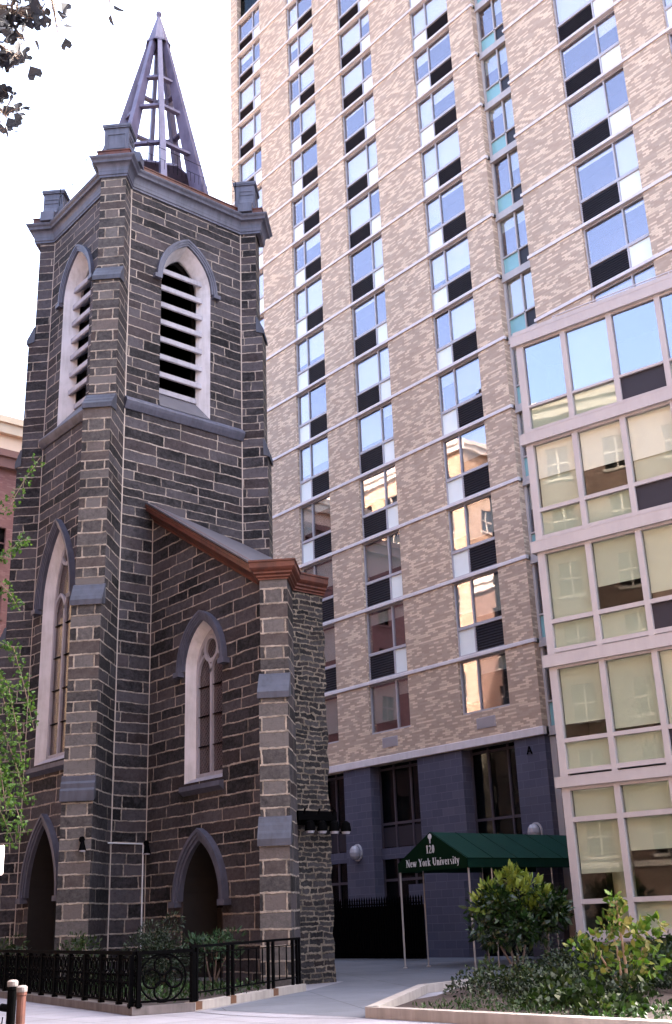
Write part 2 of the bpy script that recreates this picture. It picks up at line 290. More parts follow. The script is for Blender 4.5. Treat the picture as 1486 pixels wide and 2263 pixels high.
# ------------------------------------------------------------------ mesh building
ORG = {}
class MB:
    def __init__(s): s.v = []; s.f = []; s.uv = []; s.mi = []
    def poly(s, pts, uv=None, mi=0):
        pts = [Vector(p) for p in pts]; k = len(s.v); s.v += pts; s.f.append(list(range(k, k+len(pts)))); s.mi.append(mi)
        if uv is None: uv = s.auto(pts)
        s.uv.append(uv)
    @staticmethod
    def auto(pts):
        n = Vector((0, 0, 0))
        for i in range(len(pts)):
            a, b = pts[i], pts[(i+1) % len(pts)]; n += a.cross(b)
        if n.length < 1e-12: return [(0, 0)]*len(pts)
        n.normalize()
        if abs(n.z) > .75: return [(p.x, p.y) for p in pts]
        t = Vector((0, 0, 1)).cross(n); t.normalize()
        return [(p.dot(t), p.z) for p in pts]
    def box(s, x0, x1, y0, y1, z0, z1, mi=0):
        s.fbox(F0, x0, x1, -y1, -y0, z0, z1, mi)
    def fbox(s, fr, a0, a1, w0, w1, z0, z1, mi=0):
        P = lambda a, w, z: fr(a, w, z)
        c = [P(a, w_, z) for z in (z0, z1) for w_ in (w0, w1) for a in (a0, a1)]
        for q in ((2, 3, 7, 6), (1, 0, 4, 5), (0, 2, 6, 4), (3, 1, 5, 7), (4, 6, 7, 5), (0, 1, 3, 2)):
            s.poly([c[i] for i in q], None, mi)
    def holed(s, fr, outer, holes, w=0, mi=0):
        loops = [[Vector((a, z, 0)) for a, z in l] for l in [outer]+holes]
        flatp = [p for l in loops for p in l]
        for t in tessellate_polygon(loops):
            q = [flatp[i] for i in t]
            if (q[1]-q[0]).cross(q[2]-q[0]).z < 0: q.reverse()
            s.poly([fr(p.x, w, p.y) for p in q], None, mi)
    def strip(s, A, B, closed=False, mi=0):
        n = len(A)
        for i in range(n if closed else n-1):
            j = (i+1) % n; s.poly([A[i], A[j], B[j], B[i]], None, mi)
    def prism(s, fr, prof, a0, a1, mi=0):
        """profile [(w,z)] swept from a0 to a1 along the frame"""
        A = [fr(a0, w_, z) for w_, z in prof]; B = [fr(a1, w_, z) for w_, z in prof]
        s.strip(A, B, True, mi); s.poly(A[::-1], None, mi); s.poly(B, None, mi)
    def slab(s, fr, pts, w0, w1, mi=0):
        """outline [(a,z)] extruded from w0 to w1"""
        A = [fr(a, w0, z) for a, z in pts]; B = [fr(a, w1, z) for a, z in pts]
        s.strip(A, B, True, mi); s.holed(fr, pts, [], w1, mi); s.holed(fr, pts, [], w0, mi)
    def ring(s, fr, inner, outer, w0, w1, mi=0, closed=False):
        """band between two matching outlines, extruded"""
        q = lambda l, w_: [fr(a, w_, z) for a, z in l]
        s.strip(q(inner, w1), q(outer, w1), closed, mi); s.strip(q(outer, w0), q(outer, w1), closed, mi); s.strip(q(inner, w0), q(inner, w1), closed, mi)
        if not closed:
            for k in (0, -1):
                s.poly([fr(*x) for x in ((inner[k][0], w0, inner[k][1]), (inner[k][0], w1, inner[k][1]), (outer[k][0], w1, outer[k][1]), (outer[k][0], w0, outer[k][1]))], None, mi)
    def tube(s, path, r, n=8, mi=0, cap=True):
        path = [Vector(p) for p in path]; rr = r if isinstance(r, (list, tuple)) else [r]*len(path); rings = []
        for i, p in enumerate(path):
            d = (path[min(i+1, len(path)-1)]-path[max(i-1, 0)]).normalized()
            a = d.cross(Vector((0, 0, 1)) if abs(d.z) < .9 else Vector((1, 0, 0))).normalized(); b = d.cross(a)
            rings.append([p+(a*math.cos(2*math.pi*k/n)+b*math.sin(2*math.pi*k/n))*rr[i] for k in range(n)])
        for A, B in zip(rings, rings[1:]): s.strip(A, B, True, mi)
        if cap: s.poly(rings[0][::-1], None, mi); s.poly(rings[-1], None, mi)
    def lathe(s, c, prof, n=16, mi=0):
        c = Vector(c); rings = [[c+Vector((r*math.cos(2*math.pi*k/n), r*math.sin(2*math.pi*k/n), z)) for k in range(n)] for r, z in prof]
        for A, B in zip(rings, rings[1:]): s.strip(A, B, True, mi)
    def leaf(s, p, d, size, asp=.45, mi=0, shape=0):
        d = Vector(d).normalized(); a = d.cross(Vector((random.gauss(0, 1), random.gauss(0, 1), random.gauss(0, 1)))).normalized()
        p = Vector(p); n = d.cross(a)*size*.12
        if shape == 1:   # fan leaf
            pts = [p, p+d*size*.50+a*size*.50, p+d*size*.72+a*size*.52+n, p+d*size*.90+a*size*.26+n, p+d*size*.70, p+d*size*.92-a*size*.24+n, p+d*size*.74-a*size*.50+n, p+d*size*.48-a*size*.52]
        else:
            pts = [p, p+d*size*.4+a*size*asp*.5+n, p+d*size*.75+a*size*asp*.32+n*.5, p+d*size, p+d*size*.75-a*size*asp*.32+n*.5, p+d*size*.4-a*size*asp*.5+n]
        s.poly(pts, [(0, 0)]*len(pts), mi)
    def build(s, name, mats, parent=None, origin=None, smooth=False, merge=True):
        o0 = Vector(origin) if origin is not None else (ORG[parent.name].copy() if parent else Vector((0, 0, 0)))
        me = bpy.data.meshes.new(name); me.from_pydata([tuple(v-o0) for v in s.v], [], s.f)
        ul = me.uv_layers.new(name='UVMap'); k = 0
        for u in s.uv:
            for q in u: ul.data[k].uv = q; k += 1
        mats = mats if isinstance(mats, (list, tuple)) else [mats]
        for m in mats: me.materials.append(M[m])
        for p, i in zip(me.polygons, s.mi): p.material_index = i; p.use_smooth = smooth
        me.update()
        o = bpy.data.objects.new(name, me); COL.objects.link(o); ORG[o.name] = o0
        if parent: o.parent = parent; o.location = o0-ORG[parent.name]
        else: o.location = o0
        return o
def frame(P, d, n):
    P = Vector(P); d = Vector(d); n = Vector(n)
    return lambda a, w_, z: P+d*a+n*w_+Vector((0, 0, z))
F0 = frame((0, 0, 0), (1, 0, 0), (0, -1, 0))
def tag(o, label=None, cat=None, group=None, kind=None):
    if label: o['label'] = label
    if cat: o['category'] = cat
    if group: o['group'] = group
    if kind: o['kind'] = kind
    return o
def empty(name, loc, label, cat, group=None):
    o = bpy.data.objects.new(name, None); COL.objects.link(o); o.location = loc; o.empty_display_size = .5
    ORG[o.name] = Vector(loc); return tag(o, label, cat, group)
def copypart(src, parent, world):
    """copy of a part and its sub-parts under parent, placed at a world position"""
    c = src.copy(); COL.objects.link(c); c.parent = parent; ORG[c.name] = Vector(world); c.location = Vector(world)-ORG[parent.name]
    for ch in src.children:
        q = ch.copy(); COL.objects.link(q); q.parent = c; ORG[q.name] = Vector(world)
    return c
def arch(hw, zs, za, c=0, n=9):
    """pointed arch from right spring over the apex to left spring"""
    H = za-zs; cc = (H*H-hw*hw)/(2*hw) if H > hw*1.001 else 0
    Rr = hw+cc; pts = []
    a_end = math.atan2(H, cc) if cc > 0 else R(90)
    for i in range(n+1):
        t = a_end*i/n
        pts.append((c-cc+Rr*math.cos(t), zs+(Rr*math.sin(t) if cc > 0 else H*math.sin(t))))
    return pts + [(2*c-x, z) for x, z in pts[::-1][1:]]
def archway(hw, zb, zs, za, c=0, n=9):
    return [(c+hw, zb)]+arch(hw, zs, za, c, n)+[(c-hw, zb)]
r2 = math.sqrt(2)
# ================================================================== SETTING
mb = MB(); mb.poly([(-900, -900, -.16), (900, -900, -.16), (900, 900, -.16), (-900, 900, -.16)]); tag(mb.build('ground', 'asphalt'), kind='structure')
mb = MB(); mb.box(-200, 120, 8.6, 45, -.16, -.004); tag(mb.build('sidewalk', 'concrete'), kind='structure')
mb = MB(); mb.box(-200, 120, -4.5, 2.2, -.155, 0); tag(mb.build('near_sidewalk', 'concrete'), kind='structure')
mb = MB()
for k in range(12):
    a, b = k/12, (k+1)/12; P_ = lambda t: Vector((-19.6+4.2*t, 12.78+.45*t-.35*math.sin(t*3.1), .004))
    mb.strip([P_(a), P_(b)], [P_(a)+Vector((0, .035, 0)), P_(b)+Vector((0, .035, 0))])
tag(mb.build('pavement_joint', 'iron'), kind='structure')
mb = MB(); mb.poly([(-15.35, 13.45, 0), (-18.9, 18.1, 0), (-20.5, 24, 0), (-21, 33, 0), (-45, 33, 0), (-45, 20.6, 0), (-24.4, 20.6, 0), (-22.4, 17.8, 0), (-19.75, 13.2, 0)]); tag(mb.build('path', 'walk'), kind='structure')
# garden soil inside the church fence
mb = MB(); mb.poly([(-60, 17.0, .08), (-29.0, 13.3, .08), (-20.1, 12.0, .08), (-19.85, 12.9, .08), (-22.4, 17.75, .08), (-24.4, 18.7, .08), (-31, 18.7, .08), (-31, 17, .08), (-60, 17.2, .08)]); tag(mb.build('garden_soil', 'soil'), kind='structure')
# planting bed soil, mounded up to the glass bay
mb = MB()
bed = []
for i in range(13):
    row = []
    for j in range(15):
        u = i/12; v = j/14
        x = (-15.25+(-19.0+15.25)*v)*(1-u)+4*u; y = 13.5+(24.2-13.5)*v+u*v*3
        row.append(Vector((x, y,   .10+.34*min(1, v*1.3)+random.uniform(-.03, .03))))
    bed.append(row)
for A, B in zip(bed, bed[1:]): mb.strip(A, B)
tag(mb.build('planting_bed', 'soil', smooth=True), kind='structure')
# ================================================================== CHURCH
XT, YT, YW, XR = -31.37, 16.70, 18.62, -24.40
XL, YB, AC = -36.98, 23.07, .67
ch = empty('stone_church', (-31.4, 17, 0), 'dark stone church front with pointed windows and an open skeletal spire on its tower', 'church')
FF = frame((0, YT, 0), (1, 0, 0), (0, -1, 0)); FR = frame((XT, 0, 0), (0, 1, 0), (1, 0, 0)); FW = frame((0, YW, 0), (1, 0, 0), (0, -1, 0)); FRET = frame((XR, 0, 0), (0, 1, 0), (1, 0, 0))
CF, CR_, CW = -34.12, 19.85, -28.2
LOUV = lambda c: archway(1.10, 19.15, 24.45, 26.2, c)
BIG = archway(1.10, 6.75, 12.2, 14.95, -34.45)
DOOR = archway(1.03, -.1, 2.55, 4.75, -34.38)
WWIN = archway(1.02, 5.55, 9.0, 10.45, CW); WDOOR = archway(1.02, -.1, 2.2, 3.85, CW)
mb = MB()
mb.holed(FF, [(XL, 0), (XT, 0), (XT, 28.2), (XL, 28.2)], [LOUV(CF), BIG, DOOR])
mb.holed(FR, [(YT, 0), (YB, 0), (YB, 28.2), (YT, 28.2)], [LOUV(CR_)])
mb.poly([(XL, YB, 0), (XL, YT, 0), (XL, YT, 28.2), (XL, YB, 28.2)]); mb.poly([(XT, YB, 0), (XL, YB, 0), (XL, YB, 28.2), (XT, YB, 28.2)])
for x_, y_ in ((XT+.004, YT+AC), (XT+.004, YB-AC), (XT+.004, YW)): mb.box(x_-.012, x_+.012, y_-.028, y_+.028, 0, 27.8 if y_ != YW else 15, 1)
for x_ in (XL+AC, XT-AC): mb.box(x_-.028, x_+.028, YT-.014, YT+.01, 0, 27.8, 1)
# dark masonry core behind the openings
mb.build('tower_wall', ['ashlar', 'mortar'], ch)
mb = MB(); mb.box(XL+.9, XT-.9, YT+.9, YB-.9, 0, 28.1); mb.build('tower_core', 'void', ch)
mb = MB(); mb.poly([(XL, YT, 28.9), (XT, YT, 28.9), (XT, YB, 28.9), (XL, YB, 28.9)]); mb.build('tower_roof', 'lead', ch)
# ---- diagonal buttresses
def buttress(corner, out, stages, mname='quoin', side='ashlar', a=AC, capname='offset_cap', zmax=28.2):
    """stages: [(p, z_top)] from the ground up; out = unit diagonal"""
    C = Vector((*corner, 0)); o = Vector((*out, 0)); t = Vector((-out[1], out[0], 0)); hw = a/r2; dr = a/r2
    fr = frame(C, t, o); mb = MB(); z0 = 0
    obj = None; caps = []
    for k, (p, zt) in enumerate(stages):
        # front face with its own uv centred on the face
        P = [fr(-hw, p, z0), fr(hw, p, z0), fr(hw, p, zt), fr(-hw, p, zt)]
        mb.poly(P, [(-hw, z0), (hw, z0), (hw, zt), (-hw, zt)], 0)
        for s_ in (-1, 1):
            mb.poly([fr(s_*hw, p, z0), fr(s_*hw, -dr, z0), fr(s_*hw, -dr, zt), fr(s_*hw, p, zt)], None, 1)
        mb.poly([fr(-hw, p, zt), fr(hw, p, zt), fr(hw, -dr, zt), fr(-hw, -dr, zt)], None, 1)
        if k+1 < len(stages):
            pn = stages[k+1][0]
            caps.append((p, pn, zt))
        z0 = zt
    obj = mb.build('buttress', [mname, side], ch)
    for p, pn, zt in caps:
        c = MB(); H = .62; ov = .07
        prof = [(pn-.02, zt-.04), (p+ov, zt-.14), (p+ov, zt-.02)]
        n = 3
        for i in range(n):   # lapped boards of the weathering
            f0 = i/n; f1 = (i+1)/n
            w0 = (p+ov)*(1-f0)+pn*f0; w1 = (p+ov)*(1-f1)+pn*f1
            prof += [(w0+.0, zt-.02+H*f0+.05), (w1+.045, zt-.02+H*f1-.02)]
        prof += [(pn-.03, zt-.02+H+.02)]
        c.prism(fr, prof, -hw-.04, hw+.04)
        c.build(capname, 'cap_dimmed', obj)
    return obj
TS = [(1.50, 5.2), (1.42, 11.15), (1.15, 18.05), (.66, 23.3), (.30, zm := 28.2)]
buttress((XT, YT), (1/r2, -1/r2), TS); TS2 = [(.82, 5.2), (.70, 11.15), (.50, 18.05), (.36, 23.3), (.14, 28.2)]
buttress((XL, YT), (-1/r2, -1/r2), TS2); buttress((XT, YB), (1/r2, 1/r2), TS2); buttress((XL, YB), (-1/r2, 1/r2), TS2)
# ---- outline with mitred offset for cornices
def outline(p, corners):
    pts = []
    hw = AC/r2
    for (cx_, cy_), (ox, oy), first in corners:
        C = Vector((cx_, cy_)); o = Vector((ox, oy)); t = Vector((-oy, ox))
        # counter-clockwise order
        pts += [C-t*hw-o*hw, C-t*hw+o*p, C+t*hw+o*p, C+t*hw-o*hw]
    return pts
def offset(pts, d, closed=True):
    n = len(pts); out = []
    for i in range(n):
        p = pts[i]; a = pts[i-1] if (closed or i > 0) else None; b = pts[(i+1) % n] if (closed or i < n-1) else None
        e1 = (p-a).normalized() if a is not None else None; e2 = (b-p).normalized() if b is not None else None
        n1 = Vector((e1.y, -e1.x)) if e1 is not None else None; n2 = Vector((e2.y, -e2.x)) if e2 is not None else None
        if n1 is None: out.append(p+n2*d); continue
        if n2 is None: out.append(p+n1*d); continue
        k = 1+n1.dot(n2); out.append(p+(n1+n2)*(d/max(k, .3)))
    return out
def sweep(mb, pts, prof, closed=True, mi=0):
    rings = [[Vector((q.x, q.y, z)) for q in offset(pts, d, closed)] for d, z in prof]
    for A, B in zip(rings, rings[1:]): mb.strip(A, B, closed, mi)
    if not closed:
        for k in (0, -1): mb.poly([r_[k] for r_ in rings], None, mi)
s_ = 1/r2
CORN = [((XL, YT), (-s_, -s_), 0), ((XT, YT), (s_, -s_), 0), ((XT, YB), (s_, s_), 0), ((XL, YB), (-s_, s_), 0)]
OUT = outline(.30, CORN)
mb = MB()
cove = [(.09+.15*(1-math.cos(t*math.pi/2/6)), 28.04+.26*math.sin(t*math.pi/2/6)) for t in range(7)]
cyma = [(.28+.08*(.5-.5*math.cos(t*math.pi/5)), 28.38+.12*t/5) for t in range(6)]
sweep(mb, OUT, [(-.1, 27.78), (.05, 27.78), (.05, 27.86), (.08, 27.88), (.08, 28.0), (.09, 28.04)]+cove+[(.27, 28.32), (.27, 28.36)]+cyma+[(.37, 28.51), (.37, 28.55), (.1, 28.58), (-.4, 28.58)])
mb.build('cornice', 'slate_paint', ch)
mb = MB(); sweep(mb, OUT, [(.14, 28.56), (.14, 28.86), (.17, 28.87), (.17, 28.91), (-.4, 28.94)]); mb.build('copper_fascia', 'copper', ch)
# ---- string course below the belfry
mb = MB()
prof = [(-.02, 18.62), (.05, 18.62), (.10, 18.70), (.16, 18.80), (.20, 18.90), (.17, 18.99), (.05, 19.08), (-.02, 19.15)]
mb.prism(FR, prof, YT+AC-.02, YB-AC+.02); mb.prism(FF, prof, XL+AC-.02, XT-AC+.02); mb.build('string_course', 'slate_paint', ch)
# ---- pedestals on the corners
for (cx_, cy_), (ox, oy), _ in CORN:
    C = Vector((cx_, cy_, 0)); o = Vector((ox, oy, 0)); t = Vector((-oy, ox, 0)); fr = frame(C, t, o); mb = MB()
    w1, p1 = .47, .12
    mb.fbox(fr, -w1-.05, w1+.05, -.75, p1+.05, 28.56, 29.10); mb.fbox(fr, -w1, w1, -.70, p1, 29.10, 30.16)
    mb.fbox(fr, -w1-.05, w1+.05, -.75, p1+.05, 30.16, 30.22); mb.fbox(fr, -w1-.07, w1+.07, -.77, p1+.07, 30.22, 30.32)
    # raised border round the front panel
    for q in ((-.36, .36, 29.86, 29.90), (-.36, .36, 29.22, 29.25)): mb.fbox(fr, q[0], q[1], p1, p1+.025, q[2], q[3])
    for q in (-.36, .33): mb.fbox(fr, q, q+.03, p1, p1+.025, 29.25, 29.86)
    for sg in (-1, 1):
        e0, e1 = sorted((sg*w1, sg*(w1+.022)))
        for q in ((29.86, 29.90), (29.68, 29.70)): mb.fbox(fr, e0, e1, -.50, .06, q[0], q[1])
        for q in (-.50, .03): mb.fbox(fr, e0, e1, q, q+.03, 29.70, 29.86)
    for sg in (-1, 1):   # flared foot on each side
        prof = [(sg*(w1), 28.6), (sg*(w1+.45), 28.6), (sg*(w1+.45), 29.02)]+[(sg*(w1+.45*(1-math.sin(k*math.pi/12))), 29.02+.62*(1-math.cos(k*math.pi/12))) for k in range(1, 7)]
        A = [fr(a, .06, z) for a, z in prof]; B = [fr(a, -.5, z) for a, z in prof]
        mb.strip(A, B, True); mb.poly(A); mb.poly(B[::-1])
    mb.build('pedestal', 'slate_paint', ch)
# ---- spire: eight radial fins tied by rings
SC = Vector((-34.10, 19.97, 0)); ZB, ZT, RB = 28.9, 39.0, 2.68
spire = MB(); rad = lambda z: RB*(1-(z-ZB)/(40.15-ZB))
spire.lathe(SC, [(rad(38.0)+.06, 38.02), (rad(38.0)+.06, 38.12), (rad(38.12)+.03, 38.14), (.10, 39.62), (.08, 39.70), (.10, 39.76), (.13, 39.84), (.13, 39.92), (.09, 40.0), (.0, 40.05)], 8)
cap = spire.build('spire', 'spire_paint', ch)
for k in range(8):
    a = R(-22.5+45*k); d = Vector((math.cos(a), math.sin(a), 0)); t = Vector((-d.y, d.x, 0)); mb = MB()
    fr = frame(SC, t, d); N = 6; secs = []
    for i in range(N+1):
        z = ZB+(38.1-ZB)*i/N; f = i/N; ro = rad(z); dep = .66*(1-f)+.26*f; hw = .125*(1-f)+.095*f
        secs.append([fr(-hw, ro, z), fr(hw, ro, z), fr(hw*.8, max(ro-dep, .03), z), fr(-hw*.8, max(ro-dep, .03), z)])
    for A, B in zip(secs, secs[1:]): mb.strip(A, B, True)
    mb.poly(secs[0][::-1]); mb.poly(secs[-1]); mb.build('spire_rib', 'spire_paint', cap)
for z in (31.6, 33.9, 35.75):
    mb = MB(); ro = rad(z)-.12; ri = ro-.22
    for k in range(8):
        a0, a1 = R(-22.5+45*k), R(22.5+45*k)
        c = [SC+Vector((r_*math.cos(a), r_*math.sin(a), zz)) for zz in (z-.12, z+.0) for r_ in (ri, ro) for a in (a0, a1)]
        for q in ((2, 3, 7, 6), (1, 0, 4, 5), (4, 6, 7, 5), (0, 1, 3, 2)): mb.poly([c[i] for i in q])
    mb.build('spire_ring', 'spire_paint', cap)
# inner service deck seen through the ribs
mb = MB(); mb.lathe(SC, [(0, 30.62), (1.75, 30.62), (1.75, 30.72), (0, 30.72)], 8); mb.build('spire_deck', 'spire_paint', cap)
# ---- thin roof railing
mb = MB()
for a, b in (((XT+.15, YT+1.2), (XT+.15, YB-1.0)), ((XL+1.2, YT-.15), (XT-1.1, YT-.15)), ((XL-.15, YT+1.2), (XL-.15, YB-1.)), ((XL+1.2, YB+.1), (XT-1., YB+.1))):
    A = Vector((*a, 0)); B = Vector((*b, 0))
    mb.tube([A+Vector((0, 0, 30.12)), B+Vector((0, 0, 30.12))], .012, 5)
    for i in range(4): q = A.lerp(B, i/3); mb.tube([q+Vector((0, 0, 29.2)), q+Vector((0, 0, 30.12))], .015, 5)
    for i in range(22): q = A.lerp(B, i/21); mb.tube([q+Vector((0, 0, 29.2)), q+Vector((0, 0, 29.62))], .010, 4)
    mb.tube([A+Vector((0, 0, 29.62)), B+Vector((0, 0, 29.62))], .010, 4)
mb.build('roof_railing', 'rail_iron', ch)
# ---- window builders
def hood(fr, c, hw, zs, za, wd=.26, proj=.16, steps=3, drop=.0, parent=None, foot=.12):
    mb = MB(); k = [i/steps for i in range(steps+1)]
    for i in range(steps):
        g0, g1 = wd*k[i], wd*k[i+1]
        I = arch(hw+g0, zs, za+g0*1.15, c); O = arch(hw+g1, zs, za+g1*1.15, c)
        mb.ring(fr, I, O, -.02, proj*(.45+.55*(i+1)/steps) if i < steps-1 else proj*1.0)
    for sg in (-1, 1):
        a0, a1 = sorted((c+sg*(hw+wd*.25), c+sg*(hw+wd+foot)))
        mb.fbox(fr, a0, a1, -.02, proj+.03, zs-.16, zs)
    return mb.build('hood_mould', 'slate_paint', parent)
def splay(fr, outer, inner, depth, mat, parent, name='reveal'):
    mb = MB(); A = [fr(a, 0, z) for a, z in outer]; B = [fr(a, -depth, z) for a, z in inner]
    mb.strip(A, B); return mb.build(name, mat, parent)
def louver_window(fr, c):
    root = MB(); hwi = .80; D = .55
    inner = archway(hwi, 19.88, 24.6, 25.85, c); outer = LOUV(c)
    mb = MB(); A = [fr(a, 0, z) for a, z in outer]; B = [fr(a, -D, z) for a, z in inner]; mb.strip(A, B)
    mb.ring(fr, inner, [(c+(a-c)*1.0, z) for a, z in inner], -D-.1, -D)
    win = mb.build('belfry_window', 'white_paint', ch)
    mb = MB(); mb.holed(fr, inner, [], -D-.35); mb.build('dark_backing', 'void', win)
    mb = MB(); mb.poly([fr(c-1.1, .06, 19.10), fr(c+1.1, .06, 19.10), fr(c+hwi, -D, 19.90), fr(c-hwi, -D, 19.90)]); mb.build('sloped_sill', 'lead', win)
    mb = MB(); mb.fbox(fr, c-hwi-.02, c+hwi+.02, -D-.1, -D+.06, 19.90, 20.10); mb.build('sill', 'grey_trim', win)
    hood(fr, c, 1.10, 24.45, 26.2, .24, .15, 3, parent=win)
    for k in range(7):
        z = 20.62+k*.735; mb = MB()
        prof = [(-D-.30, z+.34), (-D+.26, z+.05), (-D+.26, z-.14), (-D+.20, z-.16), (-D-.30, z+.24)]
        mb.prism(fr, prof, c-hwi-.12, c+hwi+.12); mb.build('louver_slat', 'grey_trim', win)
    return win
louver_window(FR, CR_); louver_window(FF, CF)
def tracery(fr, c, hw, zb, zs, za, w_, win):
    mb = MB(); out = archway(hw, zb, zs, za, c); inn = archway(hw-.10, zb+.10, zs, za-.14, c)
    mb.ring(fr, inn, out, w_-.08, w_+.04); mb.fbox(fr, c-hw, c+hw, w_-.08, w_+.04, zb, zb+.10)
    zsub = zs-.15; q = (hw-.08)/2
    mb.fbox(fr, c-.05, c+.05, w_-.08, w_+.05, zb+.10, zsub+.1)
    for sg in (-1, 1):
        cc = c+sg*q
        O = arch(q+.03, zsub, zsub+q*1.7, cc); I = arch(q-.05, zsub, zsub+q*1.7-.11, cc); mb.ring(fr, I, O, w_-.07, w_+.05)
    zc = za-hw*.74; rr = hw*.44
    circ = lambda r_: [(c+r_*math.cos(2*math.pi*k/24), zc+r_*math.sin(2*math.pi*k/24)*1.08) for k in range(24)]
    mb.ring(fr, circ(rr-.07), circ(rr+.04), w_-.07, w_+.055, closed=True)
    mb.build('tracery', 'grey_trim', win)
    mb = MB(); mb.holed(fr, out, [], w_-.04); mb.build('leaded_pane', 'leaded', win)
    mb = MB()
    n = max(3, int((zs-zb)/1.3))
    for k in range(1, n+1):
        z = zb+(zs-zb)*k/(n+.6); mb.fbox(fr, c-hw+.1, c+hw-.1, w_-.04, w_+.02, z-.012, z+.012)
    mb.build('saddle_bar', 'iron', win)
def lancet(fr, c, outer, hw, zb, zs, za, ihw, izb, iza, D, hoodw, hp, sillw):
    win = splay(fr, outer, archway(ihw, izb, zs, iza, c), D, 'white_paint', ch, 'lancet_window')
    tracery(fr, c, ihw, izb, zs, iza, -D, win)
    hood(fr, c, hw, zs, za, hoodw, hp, 4, parent=win)
    mb = MB(); mb.prism(fr, [(-.3, zb-.02), (.16, zb-.10), (.16, zb-.24), (.0, zb-.36), (-.3, zb-.36)], c-hw-sillw, c+hw+sillw); mb.build('sill', 'slate_paint', win)
    mb = MB(); mb.poly([fr(c-hw, .02, zb), fr(c+hw, .02, zb), fr(c+ihw, -D, izb+.02), fr(c-ihw, -D, izb+.02)]); mb.build('sloped_sill', 'grey_trim', win)
lancet(FF, -34.45, BIG, 1.10, 6.75, 12.2, 14.95, .80, 6.95, 14.62, .32, .26, .24, .30)
lancet(FW, CW, WWIN, 1.02, 5.55, 9.0, 10.45, .82, 5.72, 10.2, .32, .26, .20, .06)
def church_door(fr, c, outer, hw, zs, za, ajar):
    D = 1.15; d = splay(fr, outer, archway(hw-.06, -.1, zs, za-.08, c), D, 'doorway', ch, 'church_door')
    mb = MB()
    for k in range(2):
        a0 = c-hw if k == 0 else c+.012
        for j in range(5):
            q0 = a0+(hw-.012)*j/5; mb.fbox(fr, q0, q0+(hw-.012)/5-.012, -D-.08, -D-.02, 0, zs)
    mb.holed(fr, archway(hw, zs, zs, za, c), [], -D-.03); mb.build('door_leaf', 'door', d)
    for sg in (-1, 1):
        mb = MB(); mb.tube([fr(c+sg*.12, -D+.05, 1.0), fr(c+sg*.12, -D+.05, 1.3)], .02, 6); mb.build('door_handle', 'iron', d)
        for z in (.5, 2.0): mb = MB(); mb.fbox(fr, min(c+sg*hw*.95, c+sg*.25), max(c+sg*hw*.95, c+sg*.25), -D-.02, -D-.005, z, z+.05); mb.build('strap_hinge', 'iron', d)
    hood(fr, c, hw, zs, za, .30, .22, 3, parent=d)
    mb = MB(); mb.fbox(fr, c-hw-.2, c+hw+.2, -.6, .5, 0, .12); mb.build('door_step', 'curb', d)
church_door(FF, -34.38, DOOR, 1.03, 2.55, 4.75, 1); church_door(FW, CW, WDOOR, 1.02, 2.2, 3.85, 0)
# ---- wing: front wall, ragged return wall, roof, copper rake
ZP, ZE = 15.1, 11.32
rk = lambda x: ZP+(ZE-ZP)*(x-XT)/(XR-.9-XT)
mb = MB(); mb.holed(FW, [(XT, 0), (XR, 0), (XR, 10.9), (XR-.9, rk(XR-.9)-.2), (XT, ZP-.15)], [WWIN, WDOOR]); mb.build('wing_wall', 'ashlar', ch)
mb = MB(); 
FRB = frame((XR, 0, 0), (0, 1, 0), (1, 0, 0)); prev = None
L = []
for i in range(46):
    z = 10.8*i/45; L.append((20.30+random.uniform(-.05, .05), z))
mb.holed(FRB, [(YW, 0)]+L+[(YW, 10.9)], [])
A = [FRB(a, 0, z) for a, z in L]; B = [FRB(a+.0, -1.25, z) for a, z in L]; mb.strip(A, B)
mb.poly([(XT, 20.1, 0), (XR-1.2, 20.1, 0), (XR-1.2, 20.1, 10.4), (XT, 20.1, 13.6)]); mb.build('return_wall', 'rubble', ch)
buttress((XR, YW), (s_, -s_), [(1.45, 3.5), (1.2, 7.3), (.82, 10.75)], a=.55)
# copper cornice on the wing buttress and return wall
hw = .55/r2; o = Vector((s_, -s_)); t = Vector((s_, s_)); C = Vector((XR, YW))
PTS = [C-t*hw-o*hw, C-t*hw+o*.82, C+t*hw+o*.82, C+t*hw-o*hw, Vector((XR, 20.33))]
mb = MB(); sweep(mb, PTS, [(-.05, 10.56), (.04, 10.56), (.04, 10.60), (.09, 10.63), (.09, 10.68), (.15, 10.72), (.15, 10.77), (.21, 10.82), (.25, 10.87), (.25, 11.02), (.28, 11.03), (.28, 11.08), (-.1, 11.13), (-.6, 11.13)], False)
mb.build('copper_cornice', 'copper', ch)
# rake moulding along the slope
mb = MB(); A0, A1 = XT+.12, XR-.62
prof = [(0, -.34), (.06, -.34), (.10, -.22), (.18, -.16), (.30, -.02), (.36, .02), (.36, .16), (.40, .18), (.40, .24), (0, .28)]
secA = [FW(A0, w_, rk(A0)+z-.1) for w_, z in prof]; secB = [FW(A1, w_, rk(A1)+z-.1) for w_, z in prof]
mb.strip(secA, secB, True); mb.poly(secA[::-1]); mb.poly(secB); mb.build('rake_moulding', 'copper', ch)
mb = MB(); q = [Vector((XT+.12, YW-.40, rk(XT+.12)+.24)), Vector((XR-.9, YW-.40, rk(XR-.9)+.24)), Vector((XR-.7, 20.2, 11.05)), Vector((XT, 23.54, 14.33))]
mb.poly(q); q2 = [p-Vector((0, 0, .06)) for p in q]; mb.strip(q, q2, True); mb.build('wing_roof', 'lead', ch)
